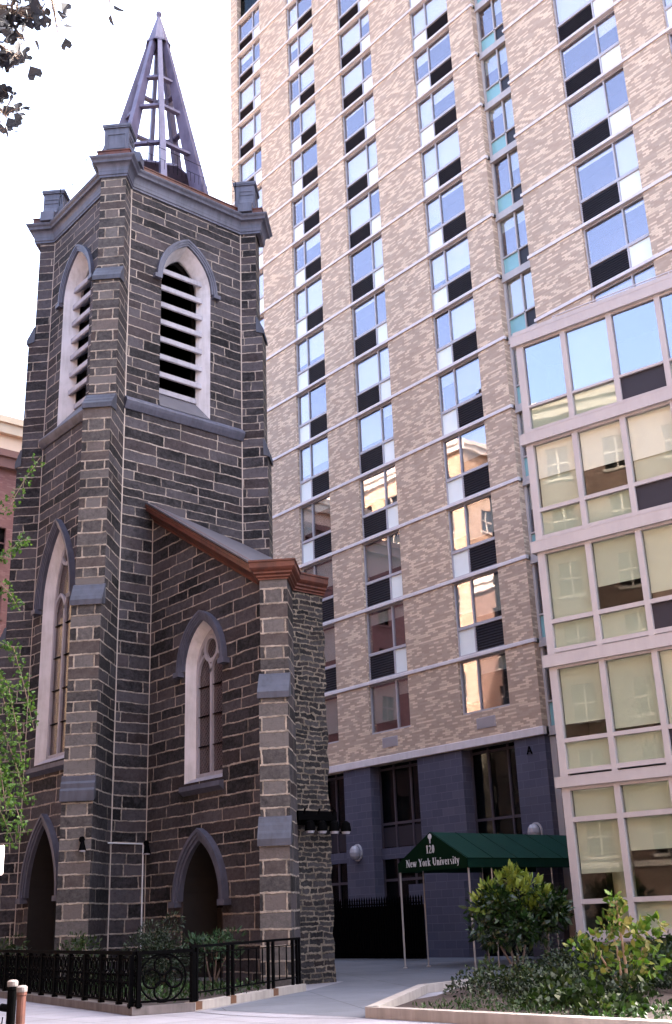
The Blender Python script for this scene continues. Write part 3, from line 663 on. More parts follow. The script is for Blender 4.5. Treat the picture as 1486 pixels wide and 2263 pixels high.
# ---- conduit, junction boxes, downlights, bar of floodlights
mb = MB(); pth = [FR(YT+AC+.02, .05, 3.98), FR(YW-.12, .05, 3.96)]
mb.tube(pth, .022, 6); mb.tube([Vector((XT-.67+1.5*s_+.0, YT-1.5*s_, 3.97)), Vector((XT-.2+1.5*s_, YT+.47-1.5*s_, 3.97)), Vector((XT+.03, YT+.72, 3.97))], .022, 6)
mb.tube([FR(YW-.14, .05, 3.96), FR(YW-.14, .05, .2)], .025, 6); mb.build('conduit', 'conduit', ch)
for (p_, q_) in ((FR(YW-.06, .09, 3.98), 1), (FR(YT-.9, 1.15, 3.98), 0)):
    mb = MB(); mb.tube([p_, p_+Vector((.10, -.05, 0))], .09, 8); mb.tube([p_+Vector((.16, -.06, -.06)), p_+Vector((.2, -.08, -.32))], [.05, .12], 8)
    lo = mb.build('wall_spotlight', 'iron', ch)
    mb = MB(); mb.lathe(p_+Vector((.2, -.08, -.36)), [(0, 0), (.09, .01), (.10, .05)], 10); mb.build('lens', 'lamp_globe', lo)
mb = MB(); fr = FRET
mb.fbox(fr, 18.95, 20.5, .02, .12, 3.98, 4.10); mb.fbox(fr, 19.0, 20.35, .0, .25, 4.10, 4.34)
for k in range(3):
    mb.tube([fr(19.2+k*.5, .1, 4.0), fr(19.2+k*.5, .3, 4.4)], .03, 6); mb.tube([fr(19.3+k*.42, .2, 4.02), fr(19.3+k*.42, .5, 3.98)], .05, 6)
fb = mb.build('floodlight_bar', 'iron', ch)
for k in range(4):
    y = 19.25+k*.42; mb = MB(); mb.lathe(fr(y, .42, 3.78), [(.05, .30), (.12, .24), (.15, .06), (.14, .02)], 10); lo = mb.build('floodlight', 'iron', fb)
for k in range(4):
    y = 19.25+k*.42; mb = MB(); mb.lathe(fr(y, .42, 3.74), [(0, 0), (.10, .0), (.125, .05), (.13, .08)], 10); mb.build('floodlight_lens', 'lamp_globe', fb)
# ================================================================== BRICK TOWER
YN = 33.0
BAND = [8.07, 11.46, 14.83, 18.16, 21.42, 24.65, 27.69, 30.84, 33.97, 36.91, 39.89, 42.80, 45.60, 48.40, 51.15, 53.85, 56.5, 59.1, 61.7]
ZTOP = 64.0
tw = empty('brick_apartment_tower', (-30, YN, 0), 'tall two tone brick tower with stacked windows, pale floor bands and a glass bay', 'apartment tower')
COLS = {'A': (-46.40, -44.0, .64), 'B': (-41.30, -38.85, .38), 'C': (-36.68, -34.10, .66), 'D': (-31.10, -28.50, .38), 'F': (-22.42, -19.45, .64), 'G': (-17.35, -14.4, .38)}
mb = MB()
for x0, x1 in ((-47.15, -46.40), (-44.0, -41.30), (-38.85, -36.68), (-34.10, -31.10), (-28.50, -27.0), (-25.18, -22.42), (-19.45, -17.35), (-14.4, -6)):
    mb.box(x0, x1, YN, YN+.42, 7.75, ZTOP)
for c in 'BCD':
    x0, x1, _ = COLS[c]; mb.box(x0, x1, YN+.003, YN+.4, 7.75, 9.10)
for c in 'ABCDFG':
    x0, x1, _ = COLS[c]; mb.box(x0, x1, YN+.003, YN+.4, ZTOP-2.2, ZTOP)
mb.box(-47.15, -46.7, YN+.42, YN+22, 0, ZTOP); mb.box(-46.7, -6, YN+21, YN+22, 0, ZTOP); mb.box(-6.4, -6, YN+.42, YN+21, 0, ZTOP)
mb.build('wall', 'brick', tw)
mb = MB(); mb.box(-46.7, -6.4, YN+1.25, YN+1.35, 0, ZTOP-.3); mb.box(-46.7, -6.4, YN+.4, YN+21, ZTOP-.3, ZTOP-.1)
for z in BAND: mb.box(-46.7, -6.4, YN+.45, YN+1.25, z-.16, z-.06)
mb.build('interior', 'room', tw)
for c in 'ABCDFG':
    mb = MB(); x0, x1, _ = COLS[c]; mb.box(x0, x1, YN+.30, YN+.33, 56.7, ZTOP-2.2)
    mb.build('upper_glazing', 'store_glass', tw)
for k, z in enumerate(BAND):
    mb = MB()
    if k == 0:
        mb.prism(FN := frame((0, YN, 0), (1, 0, 0), (0, -1, 0)), [(-.3, z-.30), (.10, z-.30), (.10, z-.02), (.06, z), (-.3, z)], -47.2, -26.9)
        mb.box(-27.0, -26.9, YN+.1, YN+.4, z-.30, z)
    else:
        pr = [(-.22, z-.15), (.06, z-.15), (.06, z-.03), (.04, z), (-.22, z)]
        mb.prism(FN, pr, -47.22, -26.93); mb.prism(FN, pr, -25.25, -6)
        mb.box(-27.0, -26.93, YN+.1, YN+.4, z-.15, z)
    mb.build('stone_band', 'band', tw)
# one window of each kind, then copies with their sub-parts
Y0 = YN+.13
def make_window(x0, x1, split, z0, h, nopanel=False, seed=0, k_=9):
    """z0 = top of the band below; origin at (x0, Y0, z0)"""
    rnd = random.Random(seed); W_ = x1-x0; xm = x0+W_*split; fz = .06
    zt = z0+h-.155; zp = z0+.02 if not nopanel else z0+1.05
    ztr = z0+.355*h if not nopanel else zp
    org = (x0, Y0, z0); f = MB()
    f.box(x0, x0+fz, Y0-.02, Y0+.10, zp, zt); f.box(x1-fz, x1, Y0-.02, Y0+.10, zp, zt)
    f.box(x0+fz, x1-fz, Y0-.02, Y0+.10, zt-.07, zt); f.box(xm-.03, xm+.03, Y0-.03, Y0+.09, zp+.05, zt-.07)
    f.box(x0+fz, x1-fz, Y0-.04, Y0+.10, zp, zp+.06)
    if not nopanel: f.box(x0+fz, x1-fz, Y0-.035, Y0+.10, ztr-.05, ztr+.08)
    win = f.build('window', 'win_frame', tw, org)
    zb = ztr+.08 if not nopanel else zp+.06
    wide_left = split > .5
    for a, b in ((x0+fz, xm-.03), (xm+.03, x1-fz)):
        g = MB(); g.box(a, b, Y0+.03, Y0+.04, zb, zt-.07); g.build('pane', 'glass', win, org)
        drop = rnd.choice((0, .12, .4, .8, 1.0, 1.0, 1.0, 1.0)) if k_ > 4 else rnd.choice((.3, .7, .8, .85))
        if drop:
            g = MB(); g.box(a, b, Y0+.13, Y0+.14, zt-.07-(zt-.07-zb)*drop, zt-.14); g.build('blind', 'blind' if k_ > 4 else 'blind_green', win, org)
    if not nopanel:
        wl, nl = ((x0+fz, xm-.03), (xm+.03, x1-fz)) if wide_left else ((xm+.03, x1-fz), (x0+fz, xm-.03))
        g = MB(); g.box(wl[0], wl[1], Y0+.04, Y0+.06, zp+.06, ztr-.05)
        n = 9
        for i in range(n):
            zz = zp+.08+(ztr-.15-zp)*i/n; g.prism(FN, [(-(Y0+.04-YN), zz), (-(Y0-.005-YN), zz), (-(Y0+.04-YN), zz+.05)], wl[0], wl[1])
        g.build('louver', 'louver', win, org)
        g = MB(); g.box(nl[0], nl[1], Y0+.03, Y0+.05, zp+.06, ztr-.05); g.build('panel', 'panel', win, org)
    return win
seed = 10
for c, lo, hi in (('A', 7, 15), ('B', 0, 15), ('C', 0, 15), ('D', 0, 15), ('F', 4, 15), ('G', 4, 15)):
    x0, x1, sp_ = COLS[c]
    for k in range(lo, hi+1):
        seed += 1
        make_window(x0, x1, sp_, BAND[k], BAND[k+1]-BAND[k], k == 0, seed, k)
# narrow recessed slot of windows beside the corner pier
FE = frame((0, YN+.36, 0), (1, 0, 0), (0, -1, 0))
for k in range(0, 17):
    z0, h = BAND[k], BAND[k+1]-BAND[k]; x0, x1, xm = -27.0, -25.15, -26.0; org = (x0, YN+.36, z0)
    f = MB(); f.fbox(FE, x0, x1, -.1, .12, z0-.34, z0); f.fbox(FE, x0, x0+.12, -.1, .03, z0, z0+h-.34); f.fbox(FE, xm-.03, xm+.03, -.1, .03, z0, z0+h-.34); f.fbox(FE, x1-.05, x1, -.1, .03, z0, z0+h-.34)
    f.fbox(FE, x0+.12, x1-.05, -.1, .03, z0+.27*h, z0+.27*h+.07)
    win = f.build('slot_window', 'bay_frame', tw, org); rnd = random.Random(k+90)
    for a, b in ((x0+.12, xm-.03), (xm+.03, x1-.05)):
        g = MB(); g.fbox(FE, a, b, -.06, -.05, z0+.27*h+.07, z0+h-.34); g.build('pane', 'glass', win, org)
        d = rnd.choice((0, 0, .3, .5, 1))
        if d: g = MB(); g.fbox(FE, a, b, -.14, -.13, z0+h-.34-(.73*h-.41)*d, z0+h-.30); g.build('blind', 'blind_green', win, org)
    g = MB(); g.fbox(FE, x0+.12, xm-.03, -.06, -.04, z0, z0+.27*h); g.build('panel', 'teal', win, org)
    g = MB(); g.fbox(FE, xm+.03, x1-.05, -.06, -.04, z0, z0+.27*h); g.build('louver', 'louver', win, org)
mb = MB(); mb.fbox(FE, -27.0, -26.7, -.1, .03, 0, 7.7); mb.fbox(FE, -26.3, -26.2, -.1, .03, 0, 7.7)
for z in (2.6, 4.7, 5.5, 7.4): mb.fbox(FE, -26.7, -25.15, -.1, .02, z, z+.1)
win = mb.build('entrance_glazing', 'bay_frame', tw); mb = MB(); mb.fbox(FE, -26.7, -25.15, -.06, -.05, 0, 7.7); mb.build('pane', 'store_glass', win)
# ---- two-storey block base: piers, dark glazing, vents, globes, letter plate
for x0, x1 in ((-47.1, -43.6), (-42.9, -41.0), (-38.62, -36.85), (-33.85, -31.3), (-28.47, -26.98)):
    mb = MB(); mb.box(x0, x1, YN+.02, YN+.75, 0, 7.77); mb.build('base_pier', 'block', tw)
mb = MB(); mb.box(-25.18, -6, YN+.02, YN+.4, 0, 7.74); mb.build('base_wall', 'block', tw)
def store(x0, x1, xs, zs, depth, low=None):
    f = MB(); Yg = YN+depth
    f.box(x0, x0+.08, Yg, Yg+.1, 0, 7.77); f.box(x1-.08, x1, Yg, Yg+.1, 0, 7.77)
    for x in xs: f.box(x-.04, x+.04, Yg-.02, Yg+.1, 0, 7.77)
    for z in zs: f.box(x0+.08, x1-.08, Yg-.01, Yg+.1, z-.05, z+.05)
    win = f.build('ground_window', 'dark_frame', tw)
    g = MB(); g.box(x0, x1, Yg+.05, Yg+.06, 0, 7.77); g.build('pane', 'store_glass', win)
    if low:
        g = MB(); g.box(x0, x1, Yg-.08, Yg+.04, low[0], low[1]); g.build('spandrel', 'block', win)
        n = len(xs)+1; e = [x0+.08]+list(xs)+[x1-.08]
        for a, b in zip(e, e[1:]):
            g = MB(); g.box(a+.04, b-.04, Yg+.02, Yg+.04, low[1]+.05, low[1]+.85); g.build('louver', 'louver', win)
store(-36.85, -33.85, (-35.9, -34.85), (7.6, 5.3, 3.0), .55, (3.85, 4.3))
store(-41.0, -38.62, (-39.8,), (7.6, 5.3, 3.0), .55, (3.85, 4.3))
store(-43.6, -42.9, (), (7.6,), .55)
store(-31.3, -28.47, (-30.35, -29.3), (7.6, 5.0, 3.8), .55)
for xa, xb in ((-35.9, -34.95), (-30.3, -29.3)):
    mb = MB(); mb.box(xa, xb, YN-.02, YN+.02, 8.42, 8.85)
    for i in range(7): mb.box(xa+.03, xb-.03, YN-.035, YN-.02, 8.46+i*.055, 8.49+i*.055)
    mb.build('vent_grille', 'win_frame', tw)
for x, z in ((-37.85, 4.2), (-27.76, 4.28)):
    mb = MB(); mb.lathe((x, YN-.16, z), [(.0, .30), (.13, .27), (.21, .15), (.24, 0), (.21, -.15), (.13, -.27), (0, -.30)], 14); lo = mb.build('wall_globe', 'lamp_globe', tw, smooth=True)
    mb = MB(); ring_ = lambda r_: [(x+r_*.8*math.cos(k*math.pi/12), z+r_*math.sin(k*math.pi/12)) for k in range(24)]
    mb.ring(FN, ring_(.30), ring_(.36), -.02, .06, closed=True); mb.build('globe_rim', 'win_frame', lo)
mb = MB(); fa = frame((-27.72, YN-.02, 7.12), (1, 0, 0), (0, -1, 0))
for a, b in (((-.11, 0), (0, .30)), ((.11, 0), (0, .30))):
    mb.slab(fa, [(a[0]-.03, a[1]), (a[0]+.03, a[1]), (b[0]+.03, b[1]), (b[0]-.03, b[1])], 0, .02)
mb.slab(fa, [(-.07, .09), (.07, .09), (.05, .14), (-.05, .14)], 0, .018); mb.build('letter_sign', 'iron', tw)
# entrance wall below the canopy
mb = MB(); mb.box(-34.4, -31.3, YN-.35, YN-.05, 0, 2.75); mb.build('entrance_wall', 'block', tw)
# ---- glass bay, turned a little towards the street
TH = R(11.5); BP = Vector((-19.24, 23.74, 0)); BD = Vector((math.cos(TH), math.sin(TH), 0)); BN = Vector((math.sin(TH), -math.cos(TH), 0))
FB = frame(BP, BD, BN); MOD = 1.466; NB = 9; T0 = .20
bay = MB(); LEV = [(17.62, 15.60, 15.53, 14.83), (14.38, 12.36, 12.25, 11.54), (11.06, 9.09, 8.97, 8.28), (7.78, 5.84, 5.73, 5.04)]
TL = T0+NB*MOD+.1
def mull(m, j, z0, z1): x = T0+j*MOD+.03; wd = .16 if j else .22; m.fbox(FB, x-(.0 if j == 0 else .0), x+wd, -.12, .03, z0, z1)
bands = [(17.62, 17.94), (14.38, 14.71), (11.06, 11.39), (7.78, 8.11), (4.58, 4.85)]
for k, (a, b) in enumerate(bands): bay.fbox(FB, T0-.10, TL, -.2, .12, a, b); bay.fbox(FB, T0-.10, TL, -.2, .125, b-.012, b+.004)
bay.fbox(FB, T0-.02, TL, -.5, .06, 17.94, 18.10)
for j in range(NB+1):
    for (zt, _, _, zb), nx in zip(LEV, bands[1:]): mull(bay, j, nx[1], zt)
    mull(bay, j, .82, 4.58)
for zt, z1, z0, zb in LEV:
    bay.fbox(FB, T0+.2, TL, -.11, .02, z0, z1); bay.fbox(FB, T0+.2, TL, -.11, .025, zb-.12, zb); bay.fbox(FB, T0+.2, TL, -.11, .01, zt-.07, zt)
for a, b in ((3.69, 3.82), (1.69, 1.81), (.84, 1.06), (4.49, 4.60)): bay.fbox(FB, T0+.2, TL, -.11, .02, a, b)
# panel joints on the bands
bayo = bay.build('glass_bay', 'bay_frame', tw)
mb = MB(); mb.fbox(FB, T0-.16, TL, -.3, .10, -.1, .80); mb.fbox(FB, T0-.20, TL, -.3, .14, .80, .86); mb.build('plinth', 'plinth', bayo)
mb = MB(); e = T0+.22
mb.fbox(FB, T0+.02, TL, -1.9, -1.8, 0, 17.6)
for a, b in bands: mb.fbox(FB, T0+.05, TL, -1.8, -.2, a+.05, b-.05)
mb.fbox(FB, T0+.02, T0+.12, -9, -.12, 0, 17.9); mb.fbox(FB, TL-.1, TL, -9, -.12, 0, 17.9); mb.fbox(FB, T0+.1, TL, -9, -.3, 17.85, 17.93); mb.build('bay_shell', 'bay_room', bayo)
rnd = random.Random(5)
drops = {(0, 0): .0, (0, 1): 1, (0, 2): .0, (0, 3): 0, (1, 0): .53, (1, 1): .60, (1, 2): .66, (1, 3): .5, (2, 0): 1, (2, 1): .66, (2, 2): .9, (3, 0): .8, (3, 1): .95, (3, 2): 1}  # white second-floor drops stand in for sky mirrored in the glass
lows = {(0, 2), (0, 4), (1, 2), (2, 2), (3, 2), (1, 4), (2, 5), (3, 6), (0, 7)}
for j in range(NB):
    a0 = T0+j*MOD+(.25 if j == 0 else .19); a1 = T0+(j+1)*MOD+.03
    for k, (zt, z1, z0, zb) in enumerate(LEV):
        g = MB(); g.fbox(FB, a0, a1, -.07, -.06, z1, zt-.07); g.build('bay_pane', 'sky_glass' if k == 0 else 'bay_glass', bayo)
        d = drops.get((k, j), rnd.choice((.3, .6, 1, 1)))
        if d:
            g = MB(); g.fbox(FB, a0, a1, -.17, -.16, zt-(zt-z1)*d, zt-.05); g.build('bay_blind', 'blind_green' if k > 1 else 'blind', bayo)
        if k == 1 and j in (0, 2, 4): g = MB(); g.fbox(FB, a0, a1, -.21, -.20, z1, zt-.05); g.build('bay_blind', 'blind_green', bayo)
        if (k, j) in lows:
            g = MB(); g.fbox(FB, a0, a1, -.07, -.05, zb, z0); g.build('bay_louver', 'louver', bayo)
        else:
            g = MB(); g.fbox(FB, a0, a1, -.07, -.06, zb, z0); g.fbox(FB, a0, a1, -.12, -.11, zb, z0, 1); g.build('bay_spandrel', ['bay_glass', 'blind_green'], bayo)
    for z0, z1 in ((3.82, 4.49), (1.81, 3.69), (1.06, 1.69)):
        g = MB(); g.fbox(FB, a0, a1, -.07, -.06, z0, z1); g.build('bay_pane', 'bay_glass', bayo)
    zb = {0: 2.42, 1: 2.9, 2: 2.6}.get(j, rnd.uniform(2, 3))
    g = MB(); g.fbox(FB, a0, a1, -.17, -.16, zb, 4.5); g.build('bay_blind', 'blind_green', bayo)
    if j in (1, 2, 4):
        g = MB(); g.fbox(FB, a0, a1, -.14, -.13, 1.06, 1.69); g.build('bay_blind', 'blind_green', bayo)
mb = MB(); mb.lathe(FB(T0+1.05, -.9, 0), [(.28, .2), (.28, 4.4)], 20); mb.build('round_column', 'column', bayo, smooth=True)
mb = MB(); zr = 18.36
pth = [FB(1.55, -.55, zr), FB(1.38, -.28, zr), FB(TL-.3, -.28, zr)]
mb.tube(pth, .02, 6); j = 0
for x in [1.40+i*1.22 for i in range(10)]: mb.tube([FB(x, -.28, 18.05), FB(x, -.28, zr)], .018, 6)
mb.build('roof_rail', 'win_frame', bayo)
# ================================================================== ENTRANCE AWNING
AX0, AX1, AY0, AY1, ZEV, ZVAL, ZAP = -27.98, -24.84, 26.12, 33.0, 3.18, 2.90, 4.07
AXM = (AX0+AX1)/2
aw = empty('entrance_awning', (AXM, AY0, 0), 'dark green peaked canvas entrance awning on thin pale poles with white lettering', 'awning')
FA = frame((0, AY0, 0), (1, 0, 0), (0, -1, 0))
mb = MB()
sec = [(AX0, ZVAL), (AX0, ZEV), (AXM, ZAP), (AX1, ZEV), (AX1, ZVAL)]
A = [Vector((x, AY0, z)) for x, z in sec]; B = [Vector((x, AY1, z)) for x, z in sec]
mb.strip(A, B); inn = [(AX0+.02, ZVAL), (AX0+.02, ZEV-.01), (AXM, ZAP-.03), (AX1-.02, ZEV-.01), (AX1-.02, ZVAL)]
mb.strip([Vector((x, AY0+.02, z)) for x, z in inn], [Vector((x, AY1, z)) for x, z in inn]); mb.build('canopy', 'awning', aw)
mb = MB()
for i in range(6):
    y = AY0+.05+i*1.15
    for xa, xb, za, zb in ((AXM, AX1, ZAP, ZEV), (AX0, AXM, ZEV, ZAP)):
        mb.tube([Vector((xa, y, za+.004)), Vector(((xa+xb)/2, y, (za+zb)/2-.004)), Vector((xb, y, zb+.004))], .014, 5)
for x in (AX0, AX1): mb.tube([Vector((x, AY0, ZEV)), Vector((x, AY1, ZEV))], .014, 5); mb.tube([Vector((x, AY0, ZVAL)), Vector((x, AY1, ZVAL))], .012, 5)
mb.build('canopy_piping', 'awning_front', aw)
mb = MB(); mb.slab(FA, [(x, z) for x, z in sec], -.02, .0); gable = mb.build('gable_front', 'awning_front', aw)
for x, y, r_ in ((AX0+.03, AY0+.06, .03), (AX1-.03, AY0+.06, .03), (AX0+.03, AY0+1.1, .022), (AX1-.03, AY0+1.1, .022), (AX0+.03, AY0+4, .022), (AX1-.03, AY0+4, .022)):
    mb = MB(); mb.tube([(x, y, 0), (x, y, ZEV)], r_, 8); mb.lathe((x, y, 0), [(.07, 0), (.07, .02), (.03, .03)], 10); mb.build('pole', 'steel', aw)
# hand-cut condensed serif letters: strokes (x0,y0,x1,y1,width) on a unit cap height; rings as ('o',cx,cy,rx,ry,a0,a1,wx,wy)
TH_, TN = .15, .055
def ser(x, y, w_=.26): return (x-w_/2, y, x+w_/2, y, -.05)
GL = {
 'N': (.62, [(.10, 0, .10, 1, TN), (.10, 1, .52, 0, TH_), (.52, 0, .52, 1, TN), ser(.10, .025, .2), ser(.08, .975, .2), ser(.52, .975, .2)]),
 'e': (.40, [('o', .20, .33, .17, .34, 20, 330, .11, .05), (.06, .36, .36, .36, TN)]),
 'w': (.62, [(.05, .66, .19, 0, .12), (.19, 0, .31, .62, TN), (.29, .66, .43, 0, .12), (.43, 0, .57, .66, TN), ser(.06, .64, .18), ser(.31, .64, .18), ser(.57, .64, .14)]),
 'Y': (.58, [(.06, 1, .30, .48, TH_), (.54, 1, .30, .48, TN), (.30, 0, .30, .5, TH_), ser(.30, .025), ser(.08, .975, .22), ser(.52, .975, .18)]),
 'o': (.42, [('o', .21, .33, .18, .34, 0, 360, .11, .05)]),
 'r': (.34, [(.12, 0, .12, .66, .13), (.12, .52, .24, .65, TN), (.24, .62, .31, .60, .12), ser(.12, .025, .24), ser(.08, .64, .14)]),
 'k': (.46, [(.11, 0, .11, 1, .13), (.13, .28, .36, .64, TN), (.20, .40, .38, 0, .12), ser(.11, .025, .22), ser(.38, .025, .18), ser(.07, .975, .14), ser(.36, .64, .16)]),
 'U': (.60, [(.12, .25, .12, 1, TH_), (.49, .25, .49, 1, TN), ('o', .305, .27, .19, .27, 180, 360, .12, .06), ser(.12, .975), ser(.49, .975, .2)]),
 'n': (.46, [(.11, 0, .11, .66, .13), (.36, 0, .36, .5, .13), ('o', .25, .46, .12, .20, 10, 170, .08, .06), ser(.11, .025, .22), ser(.36, .025, .22), ser(.07, .64, .14)]),
 'i': (.24, [(.12, 0, .12, .66, .13), ser(.12, .025, .22), ser(.09, .64, .14), (.12, .82, .12, .95, .13)]),
 'v': (.44, [(.06, .66, .22, 0, .12), (.22, 0, .38, .66, TN), ser(.07, .64, .18), ser(.38, .64, .14)]),
 's': (.36, [('o', .18, .49, .12, .17, 60, 270, .09, .05), ('o', .18, .17, .13, .18, -120, 90, .09, .05)]),
 't': (.28, [(.13, .06, .13, .86, .13), (.04, .64, .25, .64, TN), (.13, .04, .25, .06, TN)]),
 'y': (.44, [(.06, .66, .22, .05, .12), (.38, .66, .18, -.22, TN), (.08, -.22, .18, -.22, .09), ser(.07, .64, .18), ser(.38, .64, .14)]),
 '1': (.40, [(.20, 0, .20, 1, .15), (.08, .84, .20, .96, TN), ser(.20, .025, .3)]),
 '2': (.46, [('o', .22, .74, .16, .26, -10, 170, .11, .05), (.36, .68, .07, .06, .09), (.06, .05, .40, .05, .10), (.40, .05, .42, .2, TN)]),
 '0': (.48, [('o', .23, .5, .19, .5, 0, 360, .13, .05)]),
 ' ': (.26, [])}
def write(mb, fr, text, cx, z, capH, width, w_=.012):
    adv = sum(GL[c][0]+.05 for c in text); sx = width/adv; x = cx-width/2
    for ch_ in text:
        a, strokes = GL[ch_]
        for st in strokes:
            if st[0] == 'o':
                _, ox, oy, rx, ry, a0, a1, wx, wy = st; n = max(6, int(abs(a1-a0)/20)); O, I = [], []
                for i in range(n+1):
                    t_ = R(a0+(a1-a0)*i/n); O.append((x+(ox+rx*math.cos(t_))*sx, z+(oy+ry*math.sin(t_))*capH)); I.append((x+(ox+(rx-wx)*math.cos(t_))*sx, z+(oy+(ry-wy)*math.sin(t_))*capH))
                mb.ring(fr, I, O, 0, w_)
            else:
                x0, y0, x1, y1, wd = st
                if wd < 0: q = [(x0, y0+wd/2), (x1, y0+wd/2), (x1, y0-wd/2), (x0, y0-wd/2)]
                elif abs(y1-y0) < .02: q = [(x0, y0-wd/2), (x1, y1-wd/2), (x1, y1+wd/2), (x0, y0+wd/2)]
                else: q = [(x0-wd/2, y0), (x0+wd/2, y0), (x1+wd/2, y1), (x1-wd/2, y1)]
                mb.slab(fr, [(x+p*sx, z+r_*capH) for p, r_ in q], 0, w_)
        x += (a+.05)*sx
mb = MB(); FT = frame((0, AY0-.004, 0), (1, 0, 0), (0, -1, 0))
write(mb, FT, 'New York University', AXM+.05, 3.04, .235, 2.42); mb.build('lettering', 'white_vinyl', gable)
mb = MB(); write(mb, FT, '120', AXM, 3.42, .25, .40); mb.build('street_number', 'white_vinyl', gable)
mb = MB(); zc = 3.78
mb.slab(FT, [(AXM-.015, zc-.06), (AXM+.015, zc-.06), (AXM+.03, zc+.09), (AXM-.03, zc+.09)], 0, .012)
mb.slab(FT, [(AXM-.05, zc+.08), (AXM+.05, zc+.08), (AXM+.085, zc+.14), (AXM+.07, zc+.20), (AXM+.02, zc+.24), (AXM-.02, zc+.23), (AXM-.07, zc+.19), (AXM-.085, zc+.14)], 0, .013); mb.build('torch_emblem', 'white_vinyl', gable)
# ================================================================== PICKET FENCE AT THE TOWER
pf = empty('picket_fence', (-37, 30.6, 0), 'black iron picket fence in the dark between the church and the brick tower', 'fence')
mb = MB(); x0, x1 = -45.0, -31.6
for z in (.25, 2.0): mb = MB(); mb.box(x0, x1, 30.58, 30.62, z, z+.05); mb.build('rail', 'iron', pf)
mb = MB(); n = 92
for i in range(n):
    x = x0+(x1-x0)*i/(n-1); mb.box(x-.04, x+.04, 30.595, 30.605+.02, .1, 2.12); mb.lathe((x, 30.61, 2.12), [(.03, 0), (.045, .05), (0, .2)], 6)
mb.build('picket_row', 'iron', pf)
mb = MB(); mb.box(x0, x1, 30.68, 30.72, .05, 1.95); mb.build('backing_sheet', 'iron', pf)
hb = MB()
# ================================================================== GARDEN KERB, FENCES
GP = [Vector(p) for p in ((-46, 15.7, 0), (-29.03, 13.06, 0), (-20.07, 11.68, 0), (-19.72, 12.87, 0), (-22.3, 17.65, 0))]
def kerb(mb, a, b, wd, h, inset=0):
    d = (b-a).normalized(); n = Vector((-d.y, d.x, 0)); fr = frame(a, d, -n)
    mb.fbox(fr, 0, (b-a).length, -wd, 0, 0, h)
mb = MB()
for a, b in zip(GP[:3], GP[1:4]): kerb(mb, a, b, .24, .15)
gk = mb.build('garden_curb', 'curb', None, (-20, 12, 0)); tag(gk, 'low grey stone curb under the ornate black fence of the church garden', 'curb')
mb = MB(); kerb(mb, GP[3], GP[4], .24, .16); pk = mb.build('rail_curb', 'pale_curb', None, (-20.5, 15, 0)); tag(pk, 'pale stone curb with rust stains under the plain black handrail', 'curb')
d = (GP[4]-GP[3]).normalized(); LK = (GP[4]-GP[3]).length; FK = frame(GP[3], d, -Vector((-d.y, d.x, 0)))
for a in (.02, 1.5, 3.6):
    mb = MB(); mb.fbox(FK, a, a+.26, -.10, .004, .02, .164); mb.build('rust_stain', 'rust', pk)
# ornate fence
of = empty('ornate_iron_fence', (-25, 12.5, 0), 'ornate black cast iron fence of scrolls along the church garden', 'fence')
def seg(a, b, off=.12):
    d = (b-a).normalized(); n = Vector((-d.y, d.x, 0)); return frame(a+n*off, d, -n), (b-a).length
def circ_bar(mb, fr, cx_, cz, rx, rz, th=.018, n=18, a0=0, a1=360):
    P = [fr(cx_+rx*math.cos(R(a0+(a1-a0)*i/n)), 0, cz+rz*math.sin(R(a0+(a1-a0)*i/n))) for i in range(n+1)]
    mb.tube(P, th, 5, cap=False)
def panel(fr, a0, a1, scroll):
    mb = MB(); W_ = a1-a0; c = (a0+a1)/2
    if scroll:   # large quatrefoil scroll
        for sx, sz in ((-.22, .62), (.22, .62), (0, .86), (0, .40)): circ_bar(mb, fr, c+sx, sz, .17, .17, .022)
        circ_bar(mb, fr, c, .63, .46, .43, .02, 26)
    else:
        n = 3
        for i in range(n):
            x = a0+W_*(i+.5)/n; circ_bar(mb, fr, x, .86, W_/n*.42, .13, .02, 14); circ_bar(mb, fr, x, .38, W_/n*.42, .16, .02, 14)
            mb.tube([fr(x, 0, .22), fr(x, 0, 1.04)], .014, 5)
            for z in (.55, .70): mb.lathe(fr(x, 0, z), [(0, -.035), (.035, 0), (0, .035)], 8)
            for z in (.55, .70): mb.lathe(fr(x-W_/n*.5, 0, z), [(0, -.04), (.04, 0), (0, .04)], 8)
            circ_bar(mb, fr, x, .62, W_/n*.3, .1, .016, 12)
    mb.build('scroll_panel', 'iron', of)
def fence_run(a, b, npan, scroll=False, off=.12):
    fr, L_ = seg(a, b, off)
    mb = MB(); mb.fbox(fr, 0, L_, -.04, .04, 1.06, 1.13); mb.build('rail', 'iron', of)
    for z0, z1 in ((.98, 1.0), (.20, .24)): mb = MB(); mb.fbox(fr, 0, L_, -.02, .02, z0, z1); mb.build('rail', 'iron', of)
    for i in range(npan+1):
        x = L_*i/npan; mb = MB(); mb.fbox(fr, x-.04, x+.04, -.04, .04, .12, 1.06); mb.fbox(fr, x-.055, x+.055, -.055, .055, .14, .2); mb.build('post', 'iron', of)
    for i in range(npan): panel(fr, L_*i/npan+.04, L_*(i+1)/npan-.04, scroll)
fence_run(GP[0].lerp(GP[1], .45), GP[1], 9); fence_run(GP[1], GP[2], 9); fence_run(GP[2], GP[3], 1, True)
